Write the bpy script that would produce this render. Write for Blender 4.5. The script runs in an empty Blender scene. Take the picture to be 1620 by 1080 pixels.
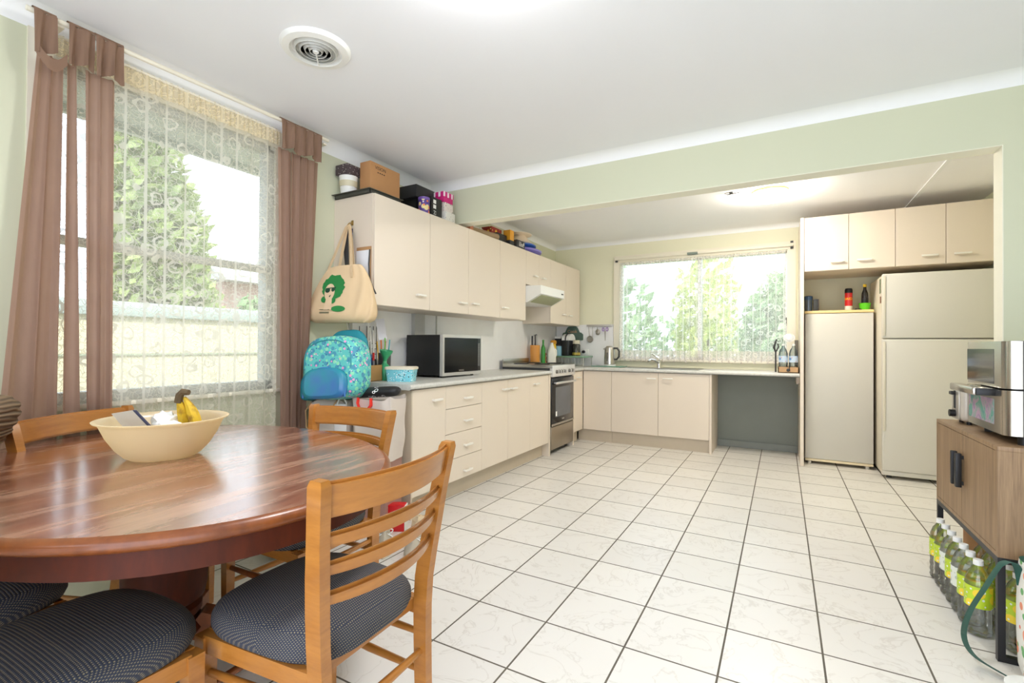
import bpy, bmesh, math, random
from mathutils import Vector, Matrix, Euler
random.seed(7)
SC = bpy.context.scene
COL = SC.collection
PI = math.pi

# ------------------------------------------------------------------ helpers
class MB:
    """collects shapes and links them as ONE mesh object"""
    def __init__(s):
        s.v = []; s.f = []; s.mi = []; s.cur = 0; s.X = Matrix.Identity(4)
    def m(s, i):
        s.cur = i; return s
    def at(s, loc=(0, 0, 0), rz=0, rx=0, ry=0):
        s.X = Matrix.Translation(loc) @ Euler((rx, ry, rz)).to_matrix().to_4x4(); return s
    def add(s, verts, faces):
        n = len(s.v)
        s.v += [s.X @ Vector(p) for p in verts]
        for f in faces:
            s.f.append([n + i for i in f]); s.mi.append(s.cur)
        return s
    def box(s, x0, x1, y0, y1, z0, z1, bev=0.0, seg=2):
        if bev <= 0:
            v = [(x, y, z) for z in (z0, z1) for y in (y0, y1) for x in (x0, x1)]
            return s.add(v, [(0, 2, 3, 1), (4, 5, 7, 6), (0, 1, 5, 4), (2, 6, 7, 3), (0, 4, 6, 2), (1, 3, 7, 5)])
        bm = bmesh.new()
        bmesh.ops.create_cube(bm, size=1)
        bmesh.ops.scale(bm, vec=(x1 - x0, y1 - y0, z1 - z0), verts=bm.verts)
        bmesh.ops.translate(bm, vec=((x0 + x1) / 2, (y0 + y1) / 2, (z0 + z1) / 2), verts=bm.verts)
        bmesh.ops.bevel(bm, geom=bm.edges[:], offset=bev, segments=seg, affect='EDGES', profile=0.5)
        return s.bm(bm)
    def bm(s, bm):
        bm.verts.ensure_lookup_table(); bm.verts.index_update()
        s.add([v.co.copy() for v in bm.verts], [[v.index for v in f.verts] for f in bm.faces])
        bm.free(); return s
    def tube(s, pts, r, seg=8, closed=False, flat=1.0):
        pts = [Vector(p) for p in pts]; n = len(pts)
        rr = r if isinstance(r, (list, tuple)) else [r] * n
        V = []; F = []
        up = None
        for i in range(n):
            if closed:
                t = (pts[(i + 1) % n] - pts[i - 1])
            else:
                t = pts[min(i + 1, n - 1)] - pts[max(i - 1, 0)]
            t.normalize()
            if up is None:
                up = Vector((0, 0, 1)) if abs(t.z) < 0.9 else Vector((1, 0, 0))
            a = t.cross(up)
            if a.length < 1e-6: a = t.orthogonal()
            a.normalize(); b = a.cross(t).normalized(); up = b
            for k in range(seg):
                w = 2 * PI * k / seg
                V.append(pts[i] + a * math.cos(w) * rr[i] + b * math.sin(w) * rr[i] * flat)
        for i in range(n if closed else n - 1):
            j = (i + 1) % n
            for k in range(seg):
                l = (k + 1) % seg
                F.append((i * seg + k, i * seg + l, j * seg + l, j * seg + k))
        if not closed:
            F.append(tuple(range(seg - 1, -1, -1))); F.append(tuple((n - 1) * seg + k for k in range(seg)))
        return s.add(V, F)
    def lathe(s, prof, c=(0, 0, 0), seg=24, sx=1.0, sy=1.0):
        V = []; F = []; n = len(prof)
        for r, z in prof:
            for k in range(seg):
                w = 2 * PI * k / seg
                V.append((c[0] + r * math.cos(w) * sx, c[1] + r * math.sin(w) * sy, c[2] + z))
        for i in range(n - 1):
            for k in range(seg):
                l = (k + 1) % seg
                F.append((i * seg + k, i * seg + l, (i + 1) * seg + l, (i + 1) * seg + k))
        if prof[0][0] > 1e-4: F.append(tuple(range(seg - 1, -1, -1)))
        if prof[-1][0] > 1e-4: F.append(tuple((n - 1) * seg + k for k in range(seg)))
        return s.add(V, F)
    def cyl(s, c, r, h, seg=24):
        return s.lathe([(r, 0), (r, h)], c, seg)
    def rod(s, p, q, r, seg=10, r2=None):
        return s.tube([p, q], [r, r if r2 is None else r2], seg)
    def prism(s, poly, axis, a, b):
        V = []; n = len(poly)
        for t in (a, b):
            for p, q in poly:
                V.append({'x': (t, p, q), 'y': (p, t, q), 'z': (p, q, t)}[axis])
        F = [tuple(range(n - 1, -1, -1)), tuple(range(n, 2 * n))]
        for i in range(n):
            j = (i + 1) % n
            F.append((i, j, n + j, n + i))
        return s.add(V, F)
    def grid(s, nu, nv, fn, cu=False, cv=False):
        V = []; F = []
        for i in range(nu + 1 - (1 if cu else 0)):
            for j in range(nv + 1 - (1 if cv else 0)):
                V.append(fn(i / nu, j / nv))
        w = nv + 1 - (1 if cv else 0); h = nu + 1 - (1 if cu else 0)
        for i in range(nu):
            for j in range(nv):
                a = i; b = (i + 1) % h; c = j; d = (j + 1) % w
                F.append((a * w + c, b * w + c, b * w + d, a * w + d))
        return s.add(V, F)
    def ball(s, c, r, seg=16, rings=10, squash=None):
        rx, ry, rz = (r, r, r) if not isinstance(r, (tuple, list)) else r
        V = [(c[0], c[1], c[2] - rz)]; F = []
        for i in range(1, rings):
            t = PI * i / rings
            for k in range(seg):
                w = 2 * PI * k / seg
                V.append((c[0] + rx * math.sin(t) * math.cos(w), c[1] + ry * math.sin(t) * math.sin(w), c[2] - rz * math.cos(t)))
        V.append((c[0], c[1], c[2] + rz)); N = len(V) - 1
        for k in range(seg):
            l = (k + 1) % seg
            F.append((0, 1 + l, 1 + k))
            for i in range(rings - 2):
                a = 1 + i * seg; b = a + seg
                F.append((a + k, a + l, b + l, b + k))
            F.append((N - seg + k, N - seg + l, N))
        return s.add(V, F)
    def bar(s, p, q, w, h, up=(0, 0, 1)):
        p = Vector(p); q = Vector(q); t = (q - p).normalized(); up = Vector(up)
        a = t.cross(up).normalized(); b = a.cross(t).normalized()
        V = []
        for o in (p, q):
            for i, j in ((-1, -1), (1, -1), (1, 1), (-1, 1)):
                V.append(o + a * i * w / 2 + b * j * h / 2)
        return s.add(V, [(3, 2, 1, 0), (4, 5, 6, 7), (0, 1, 5, 4), (1, 2, 6, 5), (2, 3, 7, 6), (3, 0, 4, 7)])
    def text(s, body, size, M, depth=0.0006, align='CENTER'):
        cu = bpy.data.curves.new('lettering', 'FONT'); cu.body = body; cu.size = size
        cu.align_x = align; cu.align_y = 'CENTER'; cu.extrude = depth; cu.resolution_u = 3
        o = bpy.data.objects.new('lettering', cu); COL.objects.link(o)
        bpy.context.view_layer.update()
        me = bpy.data.meshes.new_from_object(o.evaluated_get(bpy.context.evaluated_depsgraph_get()))
        s.add([M @ v.co for v in me.vertices], [tuple(p.vertices) for p in me.polygons])
        bpy.data.objects.remove(o); bpy.data.meshes.remove(me); bpy.data.curves.remove(cu)
        return s
    def build(s, name, mats, parent=None, label=None, cat=None, group=None, kind=None, ang=38, origin=None):
        if not isinstance(mats, (list, tuple)): mats = [mats]
        V = s.v
        me = bpy.data.meshes.new(name)
        if parent is not None:
            inv = (Matrix.Translation(GLOB(parent)[0]) @ Matrix.Rotation(GLOB(parent)[1], 4, 'Z')).inverted()
            V = [inv @ p for p in V]; loc = None
        else:
            if origin is None:
                xs = [p.x for p in V]; ys = [p.y for p in V]; zs = [p.z for p in V]
                origin = Vector(((min(xs) + max(xs)) / 2, (min(ys) + max(ys)) / 2, min(zs)))
            loc = Vector(origin); V = [p - loc for p in V]
        me.from_pydata(V, [], s.f)
        for mt in mats: me.materials.append(mt)
        me.polygons.foreach_set('material_index', s.mi)
        bm = bmesh.new(); bm.from_mesh(me)
        bmesh.ops.recalc_face_normals(bm, faces=bm.faces)
        bm.to_mesh(me); bm.free()
        me.shade_smooth(); me.set_sharp_from_angle(angle=math.radians(ang))
        o = bpy.data.objects.new(name, me); COL.objects.link(o)
        if parent is not None:
            o.parent = parent
        else:
            o.location = loc
        return tag(o, label, cat, group, kind)

def GLOB(o):
    """world location and z rotation of an object whose ancestors only move and turn about z"""
    if o.parent is None: return Vector(o.location), o.rotation_euler.z
    L, r = GLOB(o.parent)
    return L + Matrix.Rotation(r, 3, 'Z') @ Vector(o.location), r + o.rotation_euler.z
def tag(o, label=None, cat=None, group=None, kind=None):
    if label: o['label'] = label
    if cat: o['category'] = cat
    if group: o['group'] = group
    if kind: o['kind'] = kind
    return o
def E(name, label, cat, loc=(0, 0, 0), rz=0, group=None, kind=None):
    o = bpy.data.objects.new(name, None); COL.objects.link(o)
    o.empty_display_size = 0.1
    o.location = loc; o.rotation_euler = (0, 0, rz)
    return tag(o, label, cat, group, kind)
def dup(o, loc=None, rz=None, label=None, group=None, parent=None):
    c = o.copy(); COL.objects.link(c)
    if parent is not None: c.parent = parent
    for ch in list(o.children): dup(ch, parent=c)
    if loc is not None: c.location = loc
    if rz is not None: c.rotation_euler = (0, 0, rz)
    if label: c['label'] = label
    if group: c['group'] = group
    return c

# ------------------------------------------------------------------ materials
def lin(c):
    if isinstance(c, str):
        c = c.lstrip('#'); c = [int(c[i:i + 2], 16) for i in (0, 2, 4)]
    return tuple(((x / 255) / 12.92 if x / 255 <= 0.04045 else ((x / 255 + 0.055) / 1.055) ** 2.4) for x in c) + (1.0,)
class N:
    """thin wrapper round a node tree"""
    def __init__(s, name):
        s.mat = bpy.data.materials.new(name); s.mat.use_nodes = True
        s.t = s.mat.node_tree; s.n = s.t.nodes; s.n.clear()
        s.out = s.n.new('ShaderNodeOutputMaterial')
        s.p = s.n.new('ShaderNodeBsdfPrincipled'); s.link(s.p.outputs[0], s.out.inputs[0])
    def link(s, a, b): s.t.links.new(a, b)
    def new(s, typ, **kw):
        n = s.n.new(typ)
        for k, v in kw.items():
            if hasattr(n, k) and k not in ('inputs',): setattr(n, k, v)
        return n
    def set(s, sock, val):
        if hasattr(val, 'is_linked') or isinstance(val, bpy.types.NodeSocket): s.link(val, sock)
        else: sock.default_value = val
    def math(s, op, a, b=0.0, c=None, clamp=False):
        n = s.n.new('ShaderNodeMath'); n.operation = op; n.use_clamp = clamp
        s.set(n.inputs[0], a); s.set(n.inputs[1], b)
        if c is not None: s.set(n.inputs[2], c)
        return n.outputs[0]
    def mix(s, f, a, b):
        n = s.n.new('ShaderNodeMix'); n.data_type = 'RGBA'
        s.set(n.inputs[0], f); s.set(n.inputs[6], a); s.set(n.inputs[7], b)
        return n.outputs[2]
    def ramp(s, f, stops):
        n = s.n.new('ShaderNodeValToRGB'); e = n.color_ramp.elements
        while len(e) < len(stops): e.new(0.5)
        for i, (p, c) in enumerate(stops):
            e[i].position = p; e[i].color = c if len(c) == 4 else tuple(c) + (1,)
        s.set(n.inputs[0], f); return n.outputs[0]
    def coord(s, kind='Object', scale=(1, 1, 1), loc=(0, 0, 0), rot=(0, 0, 0)):
        if kind == 'World':
            o = s.n.new('ShaderNodeNewGeometry').outputs['Position']
        else:
            o = s.n.new('ShaderNodeTexCoord').outputs[kind]
        m = s.n.new('ShaderNodeMapping'); s.link(o, m.inputs[0])
        m.inputs['Scale'].default_value = scale; m.inputs['Location'].default_value = loc; m.inputs['Rotation'].default_value = rot
        return m.outputs[0]
    def noise(s, vec, scale=5, detail=3, rough=0.5, dist=0.0):
        n = s.n.new('ShaderNodeTexNoise'); s.link(vec, n.inputs['Vector'])
        n.inputs['Scale'].default_value = scale; n.inputs['Detail'].default_value = detail
        n.inputs['Roughness'].default_value = rough; n.inputs['Distortion'].default_value = dist
        return n.outputs[0]
    def voro(s, vec, scale=5, feature='F1', out='Distance', rand=1.0):
        n = s.n.new('ShaderNodeTexVoronoi'); n.feature = feature; s.link(vec, n.inputs['Vector'])
        n.inputs['Scale'].default_value = scale; n.inputs['Randomness'].default_value = rand
        return n.outputs[out]
    def sep(s, vec):
        n = s.n.new('ShaderNodeSeparateXYZ'); s.link(vec, n.inputs[0]); return n.outputs
    def bump(s, h, strength=0.3, dist=0.002):
        n = s.n.new('ShaderNodeBump'); n.inputs['Strength'].default_value = strength; n.inputs['Distance'].default_value = dist
        s.set(n.inputs['Height'], h); s.link(n.outputs[0], s.p.inputs['Normal'])
    def col(s, c): s.set(s.p.inputs['Base Color'], c)
    def rough(s, r): s.set(s.p.inputs['Roughness'], r)
    def metal(s, r): s.set(s.p.inputs['Metallic'], r)
    def spec(s, r): s.set(s.p.inputs['Specular IOR Level'], r)
    def done(s): return s.mat
_mc = {}
def plain(name, c, rough=0.5, metal=0.0, spec=0.5, var=0.03, vscale=6.0, bump=0.0, bscale=200.0, coat=0.0):
    """a procedural material: base colour with a faint noise variation, optional fine bump"""
    if name in _mc: return _mc[name]
    n = N(name); a = lin(c)
    v = n.coord('Object')
    f = n.noise(v, vscale, 3)
    b = tuple(max(0, x * (1 - 2.2 * var)) for x in a[:3]) + (1,)
    n.col(n.mix(f, b, a)); n.rough(rough); n.metal(metal); n.spec(spec)
    if bump: n.bump(n.noise(v, bscale, 2), bump, 0.001)
    if coat: n.p.inputs['Coat Weight'].default_value = coat
    _mc[name] = n.done(); return _mc[name]
def emit(name, c, strength):
    n = N(name); e = n.new('ShaderNodeEmission'); e.inputs[0].default_value = lin(c); e.inputs[1].default_value = strength
    n.link(e.outputs[0], n.out.inputs[0]); return n.done()
def thin_glass(name, tint=(240, 246, 244), refl=0.5, rough=0.02, base=0.0):
    n = N(name); n.n.remove(n.p)
    t = n.new('ShaderNodeBsdfTransparent'); t.inputs[0].default_value = lin(tint)
    g = n.new('ShaderNodeBsdfGlossy'); g.inputs['Roughness'].default_value = rough
    fr = n.new('ShaderNodeFresnel'); fr.inputs[0].default_value = 1.45
    m = n.new('ShaderNodeMixShader')
    n.link(n.math('ADD', n.math('MULTIPLY', fr.outputs[0], refl), base), m.inputs[0])
    n.link(t.outputs[0], m.inputs[1]); n.link(g.outputs[0], m.inputs[2]); n.link(m.outputs[0], n.out.inputs[0])
    return n.done()
def wood(name, light, dark, scale=(3, 3, 30), rough=0.35, grain=0.5, coat=0.0, axis=None):
    n = N(name); v = n.coord('Object', scale)
    a = n.noise(v, 2.0, 4, 0.6, 0.6)
    b = n.noise(v, 9.0, 3, 0.6, 0.2)
    f = n.math('ADD', n.math('MULTIPLY', a, 0.7), n.math('MULTIPLY', b, 0.3))
    n.col(n.ramp(f, [(0.3, lin(dark)), (0.3 + grain, lin(light))])); n.rough(rough)
    if coat: n.p.inputs['Coat Weight'].default_value = coat; n.p.inputs['Coat Roughness'].default_value = 0.1
    return n.done()

M = {}
M['wall'] = plain('wall_paint_green', (211, 213, 187), 0.7, var=0.02, vscale=2)
M['soffit'] = plain('beam_edge_paint', (240, 238, 220), 0.7, var=0.02)
M['ceiling'] = plain('ceiling_paint', (240, 241, 244), 0.85, var=0.01, vscale=1.5)
M['cornice'] = plain('cornice_white', (246, 247, 248), 0.7, var=0.01)
M['white'] = plain('white_plastic', (240, 240, 236), 0.4, var=0.01)
M['frame_white'] = plain('window_paint', (238, 232, 214), 0.5, var=0.02)
M['laminate'] = plain('cream_laminate', (228, 215, 198), 0.4, var=0.012, vscale=3)
M['kick'] = plain('kickboard_laminate', (206, 192, 170), 0.5, var=0.05, vscale=8)
M['gap'] = plain('cabinet_carcass_edge', (120, 108, 92), 0.7)
M['handle'] = plain('cream_handle', (240, 236, 226), 0.35)
M['black'] = plain('black_plastic', (24, 24, 25), 0.45, var=0.1)
M['blackmetal'] = plain('black_steel', (30, 31, 34), 0.45, var=0.1)
M['darkgrey'] = plain('dark_grey', (62, 62, 62), 0.6)
M['chrome'] = plain('chrome', (225, 225, 222), 0.12, 1.0, var=0.0)
M['steel'] = plain('brushed_steel', (196, 192, 184), 0.28, 1.0, var=0.06, vscale=30)
M['fridge'] = plain('fridge_enamel', (213, 209, 198), 0.45, var=0.005)
M['fridge_side'] = plain('fridge_side_enamel', (222, 214, 196), 0.45, var=0.01)
M['niche_shade'] = plain('niche_shaded_paint', (142, 147, 140), 0.75, var=0.08, vscale=3)
M['oak'] = wood('light_oak_varnish', (188, 126, 54), (152, 94, 36), (2.5, 2.5, 14), 0.28, coat=0.35)
M['red'] = plain('red_plastic', (206, 20, 28), 0.4)
M['glass'] = thin_glass('window_glass', (248, 251, 250), 0.7)
M['card'] = plain('brown_cardboard', (190, 140, 92), 0.75, var=0.05, vscale=12)

# floor tiles: cream marbled squares with dark grout
def floor_mat():
    n = N('cream_marble_floor_tile'); v = n.coord('World')
    T = 1 / 3; g = 0.0036
    x, y, z = n.sep(v)
    fx = n.math('DIVIDE', n.math('SUBTRACT', x, 0.2), T); fy = n.math('DIVIDE', y, T)
    def edge(f):
        fr = n.math('FRACT', f)
        return n.math('MINIMUM', fr, n.math('SUBTRACT', 1.0, fr))
    d = n.math('MULTIPLY', n.math('MINIMUM', edge(fx), edge(fy)), T)
    grout = n.math('LESS_THAN', d, g)
    tile = n.new('ShaderNodeCombineXYZ'); n.link(n.math('FLOOR', fx), tile.inputs[0]); n.link(n.math('FLOOR', fy), tile.inputs[1])
    wn = n.new('ShaderNodeTexWhiteNoise'); wn.noise_dimensions = '3D'; n.link(tile.outputs[0], wn.inputs[0])
    off = n.new('ShaderNodeVectorMath'); off.operation = 'MULTIPLY_ADD'
    n.link(wn.outputs['Color'], off.inputs[0]); off.inputs[1].default_value = (7, 7, 7); n.link(v, off.inputs[2])
    vein = n.noise(off.outputs[0], 5.0, 5, 0.55, 1.2)
    vv = n.math('ABSOLUTE', n.math('SUBTRACT', vein, 0.5))
    vm = n.ramp(vv, [(0.0, lin((210, 205, 197))), (0.018, lin((228, 225, 219)))])
    cl = n.noise(off.outputs[0], 2.2, 2)
    c = n.mix(cl, vm, n.mix(0.5, vm, lin((222, 217, 207))))
    br = n.math('ADD', n.math('MULTIPLY', wn.outputs['Value'], 0.08), 0.94)
    hs = n.new('ShaderNodeHueSaturation'); n.link(c, hs.inputs['Color']); n.link(br, hs.inputs['Value'])
    gcol = n.mix(n.noise(v, 3, 2), lin((70, 64, 55)), lin((112, 104, 90)))
    n.col(n.mix(grout, hs.outputs[0], gcol))
    n.rough(n.math('ADD', n.math('MULTIPLY', grout, 0.5), 0.34))
    n.bump(n.math('SUBTRACT', 1.0, n.math('LESS_THAN', d, g * 1.3)), 0.5, 0.002)
    return n.done()
M['floor'] = floor_mat()
def marble_lam(name, a, b, scale=3.0, rough=0.3):
    n = N(name); v = n.coord('World')
    f = n.noise(v, scale, 4, 0.55, 0.8)
    n.col(n.ramp(f, [(0.3, lin(a)), (0.7, lin(b))])); n.rough(rough); return n.done()
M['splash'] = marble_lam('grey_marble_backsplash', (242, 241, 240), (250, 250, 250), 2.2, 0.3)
M['bench'] = marble_lam('grey_benchtop_laminate', (196, 195, 188), (214, 213, 207), 40, 0.3)
def table_mat():
    n = N('worn_red_mahogany'); v = n.coord('Object', (10, 1.0, 1))
    g = n.noise(v, 2.2, 5, 0.62, 0.5)
    g2 = n.noise(v, 9.0, 4, 0.6)
    f = n.math('ADD', n.math('MULTIPLY', g, 0.65), n.math('MULTIPLY', g2, 0.35))
    base = n.ramp(f, [(0.3, lin((88, 46, 32))), (0.5, lin((124, 70, 48))), (0.72, lin((160, 104, 76)))])
    wv = n.coord('Object', (7, 1.1, 1), (3, 5, 0))
    w = n.noise(wv, 1.6, 6, 0.7, 0.3)
    wear = n.ramp(w, [(0.46, (0, 0, 0, 1)), (0.64, (1, 1, 1, 1))])
    x, y, z = n.sep(n.coord('Object'))
    seam = None
    for s0 in (-0.35, 0.17, -0.62, 0.45, -0.09):
        d = n.math('ABSOLUTE', n.math('SUBTRACT', x, s0))
        k = n.math('LESS_THAN', d, 0.003 if s0 in (-0.35, 0.17) else 0.001)
        seam = k if seam is None else n.math('MAXIMUM', seam, k)
    cross = n.math('MULTIPLY', n.math('LESS_THAN', n.math('ABSOLUTE', y), 0.0016), n.math('LESS_THAN', n.math('ABSOLUTE', n.math('ADD', x, 0.09)), 0.26))
    c = n.mix(n.math('MULTIPLY', wear, 0.4), base, lin((214, 172, 142)))
    c = n.mix(n.math('MULTIPLY', seam, 0.65), c, lin((206, 150, 104)))
    c = n.mix(cross, c, lin((60, 30, 20)))
    n.col(c)
    n.rough(n.math('ADD', n.math('MULTIPLY', wear, 0.14), 0.2))
    n.spec(0.5); n.p.inputs['Coat Weight'].default_value = 1.0; n.p.inputs['Coat Roughness'].default_value = 0.2
    return n.done()
M['table'] = table_mat()
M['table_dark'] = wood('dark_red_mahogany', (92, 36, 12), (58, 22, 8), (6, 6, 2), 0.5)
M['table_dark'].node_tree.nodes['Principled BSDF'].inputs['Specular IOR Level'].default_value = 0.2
M['table_edge'] = wood('mahogany_table_edge', (152, 86, 38), (96, 48, 22), (4, 4, 4), 0.3)
def cushion_mat():
    n = N('navy_woven_seat_fabric'); v = n.coord('Object', (1, 1, 1))
    x, y, z = n.sep(v)
    z = n.math('MINIMUM', z, 0.476)
    s = 165.0
    fx = n.math('MULTIPLY', n.math('SUBTRACT', n.math('ABSOLUTE', x), z), s); fy = n.math('MULTIPLY', n.math('SUBTRACT', n.math('ABSOLUTE', n.math('ADD', y, 0.012)), z), s * 0.8)
    row = n.math('FLOOR', fy)
    sh = n.math('ADD', fx, n.math('MULTIPLY', n.math('MODULO', row, 2.0), 0.5))
    a = n.math('ABSOLUTE', n.math('SUBTRACT', n.math('FRACT', sh), 0.5)); b = n.math('ABSOLUTE', n.math('SUBTRACT', n.math('FRACT', fy), 0.5))
    dot = n.math('LESS_THAN', n.math('MAXIMUM', n.math('MULTIPLY', a, 1.0), b), 0.2)
    n.col(n.mix(dot, lin((46, 51, 64)), lin((142, 130, 102)))); n.rough(0.85)
    n.bump(n.math('ADD', a, b), 0.5, 0.003)
    return n.done()
M['cushion'] = cushion_mat()
def cloth(name, c, trans=0.35, weave=900.0, var=0.1):
    n = N(name); v = n.coord('Object')
    n.n.remove(n.p)
    f = n.noise(v, 14, 3)
    col = n.mix(f, tuple(x * (1 - var) for x in lin(c)[:3]) + (1,), lin(c))
    d = n.new('ShaderNodeBsdfDiffuse'); t = n.new('ShaderNodeBsdfTranslucent'); m = n.new('ShaderNodeMixShader')
    n.link(col, d.inputs[0]); n.link(col, t.inputs[0]); m.inputs[0].default_value = trans
    n.link(d.outputs[0], m.inputs[1]); n.link(t.outputs[0], m.inputs[2]); n.link(m.outputs[0], n.out.inputs[0])
    return n.done()
M['curtain'] = cloth('brown_curtain_cloth', (182, 151, 134), 0.5)
M['curtain_top'] = cloth('brown_curtain_header', (146, 118, 100), 0.12)
def lace_mat(name, c, open_=0.62, ry=(7.5, 9.0), thick=(0.0, 0.0), axis='y', stripes=11.0):
    """sheer lace: floral rings and net, woven stripes; u across, v down in UV-like object coordinates (y, z)"""
    n = N(name); n.n.remove(n.p)
    v = n.coord('Object')
    x, y, z = n.sep(v)
    if axis == 'x': y = x
    cv = n.new('ShaderNodeCombineXYZ'); n.link(y, cv.inputs[0]); n.link(z, cv.inputs[1])
    w = cv.outputs[0]
    wob = n.new('ShaderNodeVectorMath'); wob.operation = 'MULTIPLY_ADD'
    nn = n.new('ShaderNodeTexNoise'); n.link(w, nn.inputs['Vector']); nn.inputs['Scale'].default_value = 22
    n.link(nn.outputs['Color'], wob.inputs[0]); wob.inputs[1].default_value = (0.045, 0.045, 0); n.link(w, wob.inputs[2])
    f1 = n.voro(wob.outputs[0], 11.0)
    ring = n.math('LESS_THAN', n.math('ABSOLUTE', n.math('SUBTRACT', f1, 0.33)), 0.05)
    core = n.math('LESS_THAN', f1, 0.09)
    f2 = n.voro(wob.outputs[0], 46, 'DISTANCE_TO_EDGE')
    leaf = n.math('LESS_THAN', f2, 0.055)
    pat = n.math('MAXIMUM', n.math('MULTIPLY', n.math('MAXIMUM', ring, core), 0.52), n.math('MULTIPLY', leaf, 0.36))
    fs = n.math('FRACT', n.math('MULTIPLY', y, stripes))
    st = n.math('MULTIPLY', n.math('LESS_THAN', fs, 0.12), 0.5)
    al = n.math('ADD', n.math('MAXIMUM', pat, st), 1.0 - open_, clamp=True)
    tr = n.new('ShaderNodeBsdfTransparent')
    d = n.new('ShaderNodeBsdfDiffuse'); d.inputs[0].default_value = lin(c)
    t = n.new('ShaderNodeBsdfTranslucent'); t.inputs[0].default_value = lin(c)
    m1 = n.new('ShaderNodeMixShader'); m1.inputs[0].default_value = 0.45
    n.link(d.outputs[0], m1.inputs[1]); n.link(t.outputs[0], m1.inputs[2])
    m2 = n.new('ShaderNodeMixShader'); n.link(al, m2.inputs[0]); n.link(tr.outputs[0], m2.inputs[1]); n.link(m1.outputs[0], m2.inputs[2])
    n.link(m2.outputs[0], n.out.inputs[0])
    return n.done()
M['lace'] = lace_mat('cream_lace_net', (226, 222, 208), 0.68)
M['lace_head'] = lace_mat('cream_lace_heading', (244, 234, 208), 0.30)
M['lace_white'] = lace_mat('white_lace_net', (250, 250, 248), 0.70, axis='x', stripes=13)
M['lace_hem'] = lace_mat('white_lace_hem', (240, 232, 222), 0.32, axis='x', stripes=13)
# ------------------------------------------------------------------ the setting
ZC, ZK, ZB = 2.58, 2.55, 2.22          # dining ceiling, kitchen ceiling, underside of the beam
XW, YB, YD = -0.05, 4.363, 1.58        # left wall, back wall, front of the beam
S = 'structure'
MB().box(-0.15, 6.0, -2.7, 4.5, -0.12, 0).build('floor', M['floor'], kind=S)
MB().box(-0.15, 6.0, -3.0, YD + 0.12, ZC, ZC + 0.06).build('ceiling', M['ceiling'], kind=S)
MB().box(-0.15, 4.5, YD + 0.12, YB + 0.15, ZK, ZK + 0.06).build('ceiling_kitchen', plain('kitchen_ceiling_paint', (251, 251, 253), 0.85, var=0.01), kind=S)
# left wall with the lace window
WY0, WY1, WZ0, WZ1 = -1.03, 0.06, 0.885, 2.40
b = MB()
b.box(XW - 0.1, XW, -3.0, WY0, 0, ZC).box(XW - 0.1, XW, WY1, YB + 0.1, 0, ZC)
b.box(XW - 0.1, XW, WY0, WY1, 0, WZ0).box(XW - 0.1, XW, WY0, WY1, WZ1, ZC)
b.build('wall_left', M['wall'], kind=S)
# back wall with the kitchen window
KX0, KX1, KZ0, KZ1 = 0.87, 2.79, 1.0, 2.26
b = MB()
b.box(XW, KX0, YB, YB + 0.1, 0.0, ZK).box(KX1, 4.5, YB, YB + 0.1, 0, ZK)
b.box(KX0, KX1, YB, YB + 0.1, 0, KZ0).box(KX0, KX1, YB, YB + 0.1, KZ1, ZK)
b.build('wall_back', plain('wall_paint_lamp_lit', (232, 230, 204), 0.7, var=0.02, vscale=2), kind=S)  # wall colour made lighter and creamier to paint in warm lamp light
MB().box(2.06, 2.885, YB - 0.012, YB, 0, 0.86).build('wall_niche_shaded', M['niche_shade'], kind=S)  # panel darkened to paint in the shade under the bench
MB().box(2.06, 2.885, YB - 0.03, YB - 0.012, 0, 0.075).build('baseboard_back', plain('niche_skirting_shaded', (150, 154, 148), 0.7, var=0.08), kind=S)  # skirting carries the same painted shade
MB().box(3.735, 6.0, YD, YD + 0.12, 0, ZC).build('wall_right', M['wall'], kind=S)
MB().box(5.2, 5.3, -3.0, YD, 0, ZC).build('wall_dining_unseen', M['wall'], kind=S)  # unseen; added to shade the stub wall
b = MB(); b.box(XW, 1.1, -3.0, -2.9, 0, ZC).box(4.5, 5.2, -3.0, -2.9, 0, ZC).box(1.1, 4.5, -3.0, -2.9, 2.25, ZC)
b.build('wall_rear_unseen', M['wall'], kind=S)  # unseen; added to narrow the opening that lets sky light in
MB().box(4.36, 4.46, YD + 0.12, YB, 0, ZK).build('wall_kitchen_right', M['wall'], kind=S)
# beam over the opening: green face, pale painted underside
b = MB(); b.box(XW, 3.735, YD, YD + 0.12, ZB + 0.004, ZC); b.m(1).box(XW, 3.735, YD, YD + 0.12, ZB, ZB + 0.004)
b.build('wall_beam', [M['wall'], M['soffit']], kind=S)
MB().box(3.731, 3.735, YD, YD + 0.12, 0, ZB).build('trim_1', M['soffit'], kind=S)
# cornices
def cove(p, d, ztop, drop, a, b, axis):
    """scotia profile; p wall plane, d projection (signed)"""
    k = 6; pts = [(p, ztop), (p, ztop - drop)]
    for i in range(1, k):
        t = i / k * PI / 2
        pts.append((p + d * (1 - math.cos(t)), ztop - drop + drop * math.sin(t)))
    pts += [(p + d, ztop - 0.0), ]
    m = MB()
    if axis == 'y': m.prism(pts, 'y', a, b)
    else: m.prism(pts, 'x', a, b)
    return m
cove(XW, 0.075, ZC, 0.085, -3.0, YD, 'y').build('trim_2', M['cornice'], kind=S)
cove(YD, -0.08, ZC, 0.062, XW, 6.0, 'x').build('trim_3', M['cornice'], kind=S)
cove(XW, 0.06, ZK, 0.06, YD + 0.12, YB, 'y').build('trim_4', M['cornice'], kind=S)
cove(YB, -0.06, ZK, 0.05, XW, 4.36, 'x').build('trim_5', M['cornice'], kind=S)
MB().box(3.785, 3.815, YD + 0.12, 4.36, ZK - 0.008, ZK).build('trim_6', M['cornice'], kind=S)
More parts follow.
